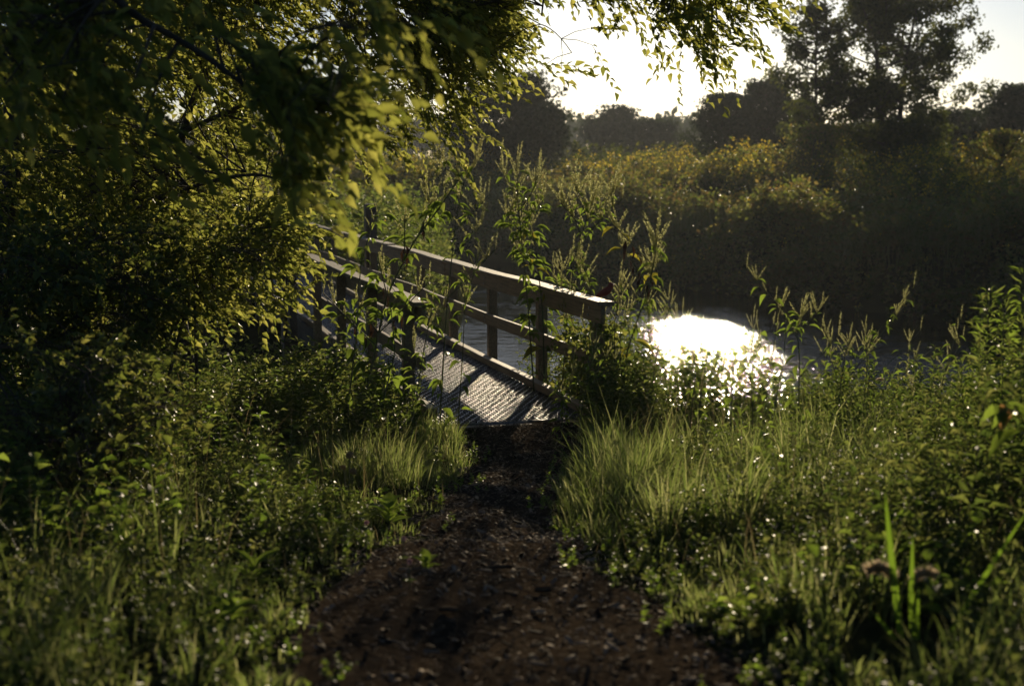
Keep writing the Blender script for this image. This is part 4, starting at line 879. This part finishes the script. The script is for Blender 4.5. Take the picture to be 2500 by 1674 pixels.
# foreground left: bright dock leaf plant, seed-headed stem, clover blooms
def rosette(label, u, v, n, s, kind='broad', cat='weed', name='dock_plant', tall=.1):
    p = on_ground(u, v); root = thing(name, label, cat, tuple(p))
    b = MB(); b.tube([(0, 0, -.02), (0, 0, tall)], [.006, .003], 5); add('stem', b.mesh('stem', [M['stem']], True), root)
    for k in range(n):
        a = k * 2.4 + rng.uniform(-.3, .3); f = (k + 1) / n; place('leaf', ML[kind], root, (0, 0, tall * f), (math.cos(a), math.sin(a), .5 + .4 * f), (-.4 * math.cos(a), -.4 * math.sin(a), 1.0), s * rng.uniform(.7, 1.15))
rosette('bright dock plant at the left edge of the path', 950, 1290, 9, .13, tall=.12)
rosette('small broad leaved plant at the left border of the mulch', 1040, 1395, 8, .075, tall=.05)
rosette('low leafy rosette poking from the path edge below the tussock', 1075, 1235, 12, .05, 'oval', tall=.04)
rosette('leafy weed at the right edge of the path below the tall grass', 1425, 1255, 9, .10, 'oval', tall=.10)
rosette('dark clump of toothed leaves in the left foreground', 620, 1440, 11, .13, 'lance', tall=.10)
rosette('serrated weed in the lower left foreground by the mulch', 560, 1560, 10, .11, 'oval', tall=.08)
p = on_ground(850, 1265); root = thing('thistle_stalk', 'upright stalk with brown fuzzy seed heads left of the path', 'flower', tuple(p))
for du, dv, s in ((-12, 1140, .014), (4, 1110, .02), (12, 1150, .018)):
    top = at(850 + du, dv, p[1]) - p; b = MB(); b.tube(curve((0, 0, -.02), top, 0, 6, .01), np.linspace(.005, .003, 6), 5); add('stem', b.mesh('stem', [M['stem']], True), root)
    bm = bmesh.new(); bmesh.ops.create_icosphere(bm, subdivisions=3, radius=s)
    for vv in bm.verts: vv.co *= random.uniform(.8, 1.15)
    me = bpy.data.meshes.new('seed_head'); bm.to_mesh(me); bm.free(); me.materials.append(M['straw']); add('seed_head', me, root, tuple(top))
for k, (u, v, lab) in enumerate(((895, 1275, 'pink clover bloom above the leaves left of the path'), (1000, 1370, 'pink clover bloom low at the mulch edge'), (985, 1315, 'pale clover bloom behind the small border plant'))):
    p = on_ground(u, v + 75); top = at(u, v, p[1]) - p; root = thing('clover', lab, 'flower', tuple(p)); b = MB(); b.tube(curve((0, 0, -.02), top, 0, 5, .01), .0018, 5); add('stem', b.mesh('stem', [M['stem']], True), root)
    V, F = leaves(T_S, np.repeat(top[None], 60, 0), rnd(60) + np.array([0, 0, .6]), rnd(60), .013, .003); add('bloom', new_mesh('bloom', V, F, [M['pink']]), root)
    for q in range(6): a = q * 1.05; place('leaf', ML['broad'], root, top * .35, (math.cos(a), math.sin(a), .3), (0, 0, 1.0), .03)

# vine smothering the end of the right railing
def vine():
    root = thing('vine', 'dark leafy vine smothering the end post of the right railing', 'vine')
    n = 1500; s = rng.uniform(-.1, 1.5, n); z = rng.uniform(-.1, .92, n) ** .9; q = .80 + rng.normal(0, .10, n) + .12 * (z < .5); k = (z < .93 - .28 * np.clip(s, 0, 2)) | (rng.uniform(0, 1, n) < .12); s, z, q = s[k], z[k], q[k]
    P = np.column_stack([BORG[0] + BPER[0] * q + BDIR[0] * s, BORG[1] + BPER[1] * q + BDIR[1] * s, z - .04]); n = len(P)
    V, F = leaves(T_OV1, P, rnd(n) + np.array([0, -.3, -.7]), rnd(n) + np.array([0, -.6, .5]), .075 * rng.uniform(.6, 1.2, n), .026)
    c = add('leaves', new_mesh('leaves', V, F, [M['shrub_leaf']]), root); c['kind'] = 'stuff'
    for i in range(14):
        i0 = rng.integers(0, n); b = MB(); b.tube(curve((P[i0][0], P[i0][1], -.08), P[i0], .05, 6, rng.uniform(-.15, .15)), .003, 4)
        add('stem', b.mesh('stem', [M['twig']], True), root)
vine()

# ------------------------------------------------------------------ banks beyond the water
def bank_pts(n, xr, yr, cond, power=1.0):
    out = []; m = 0
    while m < n:
        x = rng.uniform(*xr, n * 2); y = (rng.uniform(yr[0] ** power, yr[1] ** power, n * 2)) ** (1 / power); z = ground(x, y)
        ok = cond(x, y, z) & (np.abs(x) < .46 * y + 1); out.append(np.column_stack([x, y, z])[ok]); m += ok.sum()
    return np.concatenate(out)[:n]
def yfar(x): return 60 - 15.5 * sstep(0, 7, x) - 10 * sstep(6.5, 13, x) + 2.6 * (vnoise(x, 0 * x, 0.3, 6) - .5)
# far bank: lit grass along the crest
P = bank_pts(14000, (-12, 30), (30, 74), lambda x, y, z: (z > -1.75) & (y > 28) & (y - yfar(x) < 16) & (y - yfar(x) > 3) & (x > -1.5) & (vnoise(x, y, .3, 31) > .42))
n = len(P); H = rng.uniform(.35, .85, n) * (.6 + .8 * vnoise(P[:, 0], P[:, 1], .5, 32)); V, F, C = blades(P, H, rng.uniform(.008, .016, n), rng.uniform(0, 6.28, n), np.abs(rng.normal(0, .2, n)), rng.uniform(.2, 1.2, n), 3)
o = add('bank_grass', new_mesh('bank_grass', V, F, [M['bank_grass']]), kind='stuff'); o['label'] = 'pale lit grass along the crest of the far bank'
# far bank: dense weeds with yellow flowers behind
def weed_mass(name, label, P, H, nl, LL, LW, m, flower=0, fs=.05, fm='yellow'):
    n = len(P); t = rng.uniform(0, 1, (n, nl)) ** .8; a = rng.uniform(0, 6.28, (n, nl)); rad = .28 * H[:, None] * (1 - .55 * t) * rng.uniform(.2, 1, (n, nl))
    Q = P[:, None] + np.stack([np.cos(a) * rad, np.sin(a) * rad, t * H[:, None]], -1)
    D = np.stack([np.cos(a), np.sin(a), rng.normal(.35, .5, (n, nl))], -1); N = rng.normal(0, .5, (n, nl, 3)) + np.array([0, 0, .8]); s = rng.uniform(.6, 1.3, n * nl)
    V, F = leaves(T_S, Q.reshape(-1, 3), D.reshape(-1, 3), N.reshape(-1, 3), LL * s, LW * s); o = add(name, new_mesh(name, V, F, [M[m]]), kind='stuff'); o['label'] = label
    if flower:
        i = rng.choice(n, int(n * flower), replace=False); k = 7; c = P[i] + np.column_stack([rng.normal(0, .12, (len(i), 2)), H[i] * rng.uniform(.82, 1.08, len(i))])
        c = np.repeat(c, k, 0) + rng.normal(0, fs * 1.3, (len(i) * k, 3)); V, F = leaves(T_S, c, rnd(len(c)), rnd(len(c)) + np.array([0, -.4, .8]), fs * rng.uniform(.7, 1.3, len(c)), fs * .5)
        o = add('yellow_flowers', new_mesh('yellow_flowers', V, F, [M[fm]]), kind='stuff'); o['label'] = 'yellow flower heads over ' + label
far = lambda lo, hi: (lambda x, y, z: (y - yfar(x) > lo) & (y - yfar(x) < hi) & (z > -1.85))
def mounds(cx, cy, rad, hgt, per):
    """points of bushy mounds: base position and plant height domed over each mound"""
    k = np.repeat(np.arange(len(cx)), per); a = rng.uniform(0, 6.28, len(k)); r = np.sqrt(rng.uniform(0, 1, len(k)))
    x = cx[k] + np.cos(a) * r * rad[k]; y = cy[k] + np.sin(a) * r * rad[k]; h = hgt[k] * np.sqrt(np.clip(1.05 - r ** 2, .05, 1)) * rng.uniform(.8, 1.15, len(k))
    return np.column_stack([x, y, ground(x, y) - .05]), h
C_ = bank_pts(230, (-4, 34), (28, 70), lambda x, y, z: (z > -2.05) & (y > 28) & (y - yfar(x) > -1.6) & (y - yfar(x) < 14) & (x > .5)); n = len(C_)
P, hh = mounds(C_[:, 0], C_[:, 1], rng.uniform(.5, 1.9, n), rng.uniform(.3, 1.7, n), 24)
weed_mass('bank_weeds', 'mounded weeds on the slope of the far bank', P, hh, 18, .155, .05, 'bank_leaf', .06, .045)
C_ = bank_pts(170, (-16, 44), (50, 96), lambda x, y, z: (y - yfar(x) > 19) & (y - yfar(x) < 36) & (z > -.5)); n = len(C_)
P, hh = mounds(C_[:, 0], C_[:, 1], rng.uniform(1.0, 2.6, n), rng.uniform(.8, 2.1, n), 26)
weed_mass('flower_meadow', 'tall weeds of the flowering meadow beyond the far bank', P, hh, 18, .19, .055, 'bank_leaf', .65, .08)
P = bank_pts(1500, (-25, 60), (76, 110), lambda x, y, z: z > .5); n = len(P)
weed_mass('scrub', 'low scrub at the foot of the background trees', P, rng.uniform(.8, 2.2, n), 26, .26, .09, 'far_leaf')
# bank under the left background
P = bank_pts(1500, (-22, 0), (56, 80), lambda x, y, z: (z > -1.9) & (y - yfar(x) > -1)); n = len(P)
weed_mass('bank_weeds', 'shaded weeds on the bank behind the ragweed', P, rng.uniform(.7, 1.5, n), 26, .16, .045, 'bank_leaf', .05, .05)
# land at the far end of the bridge: light bushy weeds
P = bank_pts(1700, (-12, 1), (24.5, 42), lambda x, y, z: z > -1.3); n = len(P)
s_ = (P[:, 0] - BORG[0]) * BDIR[0] + (P[:, 1] - BORG[1]) * BDIR[1]; q_ = (P[:, 0] - BORG[0]) * BPER[0] + (P[:, 1] - BORG[1]) * BPER[1]
k = ~((np.abs(q_) < 1.0)); P = P[k]; n = len(P)
weed_mass('bank_weeds', 'sunlit bushy weeds at the far end of the bridge', P, (.7 + 1.0 * vnoise(P[:, 0], P[:, 1], .5, 35)) * rng.uniform(.8, 1.2, n), 46, .10, .030, 'bushy_leaf' if 'bushy_leaf' in M else 'weed_small', .03, .03)
# slope of the near bank down to the water, both sides of the bridge
P = bank_pts(1500, (-8, 9), (11.8, 16.5), lambda x, y, z: (z > -1.95) & (z < -.05)); n = len(P)
q_ = (P[:, 0] - BORG[0]) * BPER[0] + (P[:, 1] - BORG[1]) * BPER[1]; k = np.abs(q_) > .95; P = P[k]; n = len(P)
weed_mass('bank_weeds', 'weeds on the slope under the bridge', P, rng.uniform(.3, .75, n), 40, .06, .014, 'weed_small')

# ------------------------------------------------------------------ background trees
def bg_tree(name, label, u, d, vtop, wpx, kind='round', nleaf=9000, ls=.2, m='far_dark', stems=1, lean=0., vbase=None, trunk_r=.16):
    x = (u - 1250) / FPX * d; base = g3(x, d, -.1); top = float(at(u, vtop, d)[2]); H = top - base[2]; Wd = wpx / FPX * d
    root = thing(name, label, 'tree', tuple(base))
    pts = []; br = MB()
    if kind == 'round' or kind == 'tall':
        nt_ = 26 if kind == 'round' else 84
        for s in range(stems):
            ax = (s - (stems - 1) / 2) * Wd * .22; hh = H * (1 - .12 * abs(s - (stems - 1) / 2)); ph = rng.uniform(0, 6)
            P = np.array([[ax * .25 + (ax + lean) * t ** 1.3 + .12 * math.sin(ph + t * 5) * t, .1 * math.sin(ph * 2 + 4 * t), t * hh * .9] for t in np.linspace(0, 1, 9)])
            tb = MB(); tb.tube(P, np.linspace(trunk_r / (1 + .25 * s), trunk_r * .15, 9), 8); add('trunk', tb.mesh('trunk', [M['bark']], True), root)
            for b_ in range(nt_ // stems):
                f = rng.uniform(.22 if kind == 'tall' else .2, .98); i = f * 8; j = int(i); q = P[j] + (P[min(j + 1, 8)] - P[j]) * (i - j)
                prof = (math.sin(min(1, max(0.02, (f - .1) / .9)) * math.pi) ** .55) if kind == 'round' else (.55 + .45 * math.sin(f * math.pi * .9 + .2))
                if f > .9: prof *= .55
                L = Wd * .5 * prof * rng.uniform(.6, 1.1); a = rng.uniform(0, 6.28)
                e = q + np.array([math.cos(a) * L, math.sin(a) * L * .8, L * rng.uniform(.15, .65)]); e[2] = e[2] if e[2] < H * .93 else H * rng.uniform(.8, .97)
                bq = curve(q, e, -.08 * L, 6, rng.uniform(-.12, .12) * L); br.tube(bq, np.linspace(.05, .015, 6), 5)
                for c in range(5 if kind == 'tall' else 8): pts.append((bq[rng.integers(2, 6)] + rng.normal(0, .10 * Wd * (.28 if kind == 'tall' else .8), 3), .045 * Wd if kind == 'tall' else .10 * Wd))
    else:   # cedar: pointed
        tb = MB(); tb.tube([(0, 0, 0), (.05, 0, H * .5), (0, 0, H * .97)], [trunk_r, trunk_r * .6, .02], 7); add('trunk', tb.mesh('trunk', [M['bark']], True), root)
        for b_ in range(150):
            f = rng.uniform(.05, 1) ** .9; a = rng.uniform(0, 6.28); L = Wd * .5 * (1 - f) ** .5 * rng.uniform(.55, 1.15) + .15; e = np.array([math.cos(a) * L, math.sin(a) * L, f * H + .2 * L])
            br.tube(curve((0, 0, f * H * .95), e, -.05 * L, 4), np.linspace(.03, .01, 4), 4)
            for g in (.5, .8, 1): pts.append((e * np.array([g, g, 1]) - np.array([0, 0, .1 * L]), .05 * Wd + .1))
    C = np.array([p for p, r in pts]); Rr = np.array([r for p, r in pts]); k = rng.integers(0, len(C), nleaf)
    P = C[k] + rng.normal(0, .55, (nleaf, 3)) * Rr[k][:, None]; P = P[(P[:, 2] > .1) & (P[:, 2] < H * (1.04 - .10 * vnoise(P[:, 0], P[:, 1], 1.2, 61)))]; nleaf = len(P); D = rnd(nleaf) + np.array([0, 0, -.25]); s = rng.uniform(.6, 1.3, nleaf)
    V, F = leaves(T_S, P, D, rnd(nleaf) + np.array([0, 0, .5]), ls * s, ls * .3 * s); c = add('crown', new_mesh('crown', V, F, [M[m]]), root); c['kind'] = 'stuff'
    add('branches', br.mesh('branches', [M['bark']], True), root)
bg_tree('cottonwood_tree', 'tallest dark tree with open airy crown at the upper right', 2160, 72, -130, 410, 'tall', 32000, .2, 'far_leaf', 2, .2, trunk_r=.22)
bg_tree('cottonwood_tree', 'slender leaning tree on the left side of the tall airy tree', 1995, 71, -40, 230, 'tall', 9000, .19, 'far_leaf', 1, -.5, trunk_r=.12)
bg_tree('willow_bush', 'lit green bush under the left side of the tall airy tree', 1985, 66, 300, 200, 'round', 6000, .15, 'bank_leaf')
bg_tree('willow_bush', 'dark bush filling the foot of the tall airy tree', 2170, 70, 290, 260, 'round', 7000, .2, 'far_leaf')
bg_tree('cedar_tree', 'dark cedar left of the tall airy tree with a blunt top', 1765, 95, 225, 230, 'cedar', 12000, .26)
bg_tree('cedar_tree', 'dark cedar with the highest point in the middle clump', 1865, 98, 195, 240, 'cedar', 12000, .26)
bg_tree('aspen_tree', 'yellow-green tree top rising behind the dark cedars', 1870, 104, 150, 120, 'round', 3500, .26, 'bank_leaf')
bg_tree('cedar_tree', 'dark cedar nearest the tall airy tree', 1945, 96, 240, 170, 'cedar', 8000, .24)
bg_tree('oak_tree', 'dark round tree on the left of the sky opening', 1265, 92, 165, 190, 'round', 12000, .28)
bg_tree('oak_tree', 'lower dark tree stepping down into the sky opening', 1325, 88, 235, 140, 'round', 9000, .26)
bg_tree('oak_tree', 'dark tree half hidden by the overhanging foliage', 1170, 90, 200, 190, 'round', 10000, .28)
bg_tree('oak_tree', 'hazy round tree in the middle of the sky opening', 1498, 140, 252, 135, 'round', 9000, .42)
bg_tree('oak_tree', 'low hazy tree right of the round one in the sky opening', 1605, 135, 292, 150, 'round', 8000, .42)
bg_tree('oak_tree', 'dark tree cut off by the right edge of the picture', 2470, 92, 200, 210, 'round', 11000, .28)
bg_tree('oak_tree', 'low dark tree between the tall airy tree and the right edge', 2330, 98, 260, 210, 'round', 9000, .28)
bg_tree('sumac_bush', 'pale green bush in front of the right-edge tree', 2440, 62, 315, 190, 'round', 5000, .14, 'bank_leaf')
# distant wood that reads as one mass
def far_wood():
    n = 36000; x = rng.uniform(-160, 190, n); y = rng.uniform(235, 300, n); k = np.floor(x / 7); hh = 5.2 + 3.2 * vnoise(x, 0 * x, .12, 41) + 1.5 * vnoise(x, y, .3, 42)
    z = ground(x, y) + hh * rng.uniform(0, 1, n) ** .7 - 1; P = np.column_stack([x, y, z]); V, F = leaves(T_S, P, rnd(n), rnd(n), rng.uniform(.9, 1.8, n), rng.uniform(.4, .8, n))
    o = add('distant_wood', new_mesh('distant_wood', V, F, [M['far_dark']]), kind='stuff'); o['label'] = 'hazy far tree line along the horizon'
far_wood()
# midges catching the light over the water
def midges():
    n = 150; u = rng.uniform(1350, 2350, n); v = rng.uniform(270, 520, n); d = rng.uniform(20, 38, n); P = at(u, v, d); V, F = leaves(T_S, np.repeat(P, 3, 0), rnd(3 * n), rnd(3 * n), .012, .005)
    o = add('midge_swarm', new_mesh('midge_swarm', V, F, [M['wing']]), kind='stuff'); o['label'] = 'sunlit midges hovering over the water'
M['wing'] = leaf_mat('midge_wing', [(.7, .7, .7), (.8, .8, .8)], [(.8, .8, .8), (.9, .9, .9)], .6, .3, .5)
midges()

# ------------------------------------------------------------------ haze
def haze():
    b = MB(); b.box((-640, -640, -5.5), (640, 640, 26)); me = b.mesh('haze', [])
    m = bpy.data.materials.new('haze'); m.use_nodes = True; t = m.node_tree; t.nodes.remove(t.nodes['Principled BSDF'])
    v = t.nodes.new('ShaderNodeVolumePrincipled'); v.inputs['Color'].default_value = (.82, .88, .95, 1); v.inputs['Density'].default_value = .00045; v.inputs['Anisotropy'].default_value = .3
    t.links.new(v.outputs[0], t.nodes['Material Output'].inputs['Volume']); me.materials.append(m)
    o = add('haze', me, kind='stuff'); o['label'] = 'thin evening haze in the air'
haze()
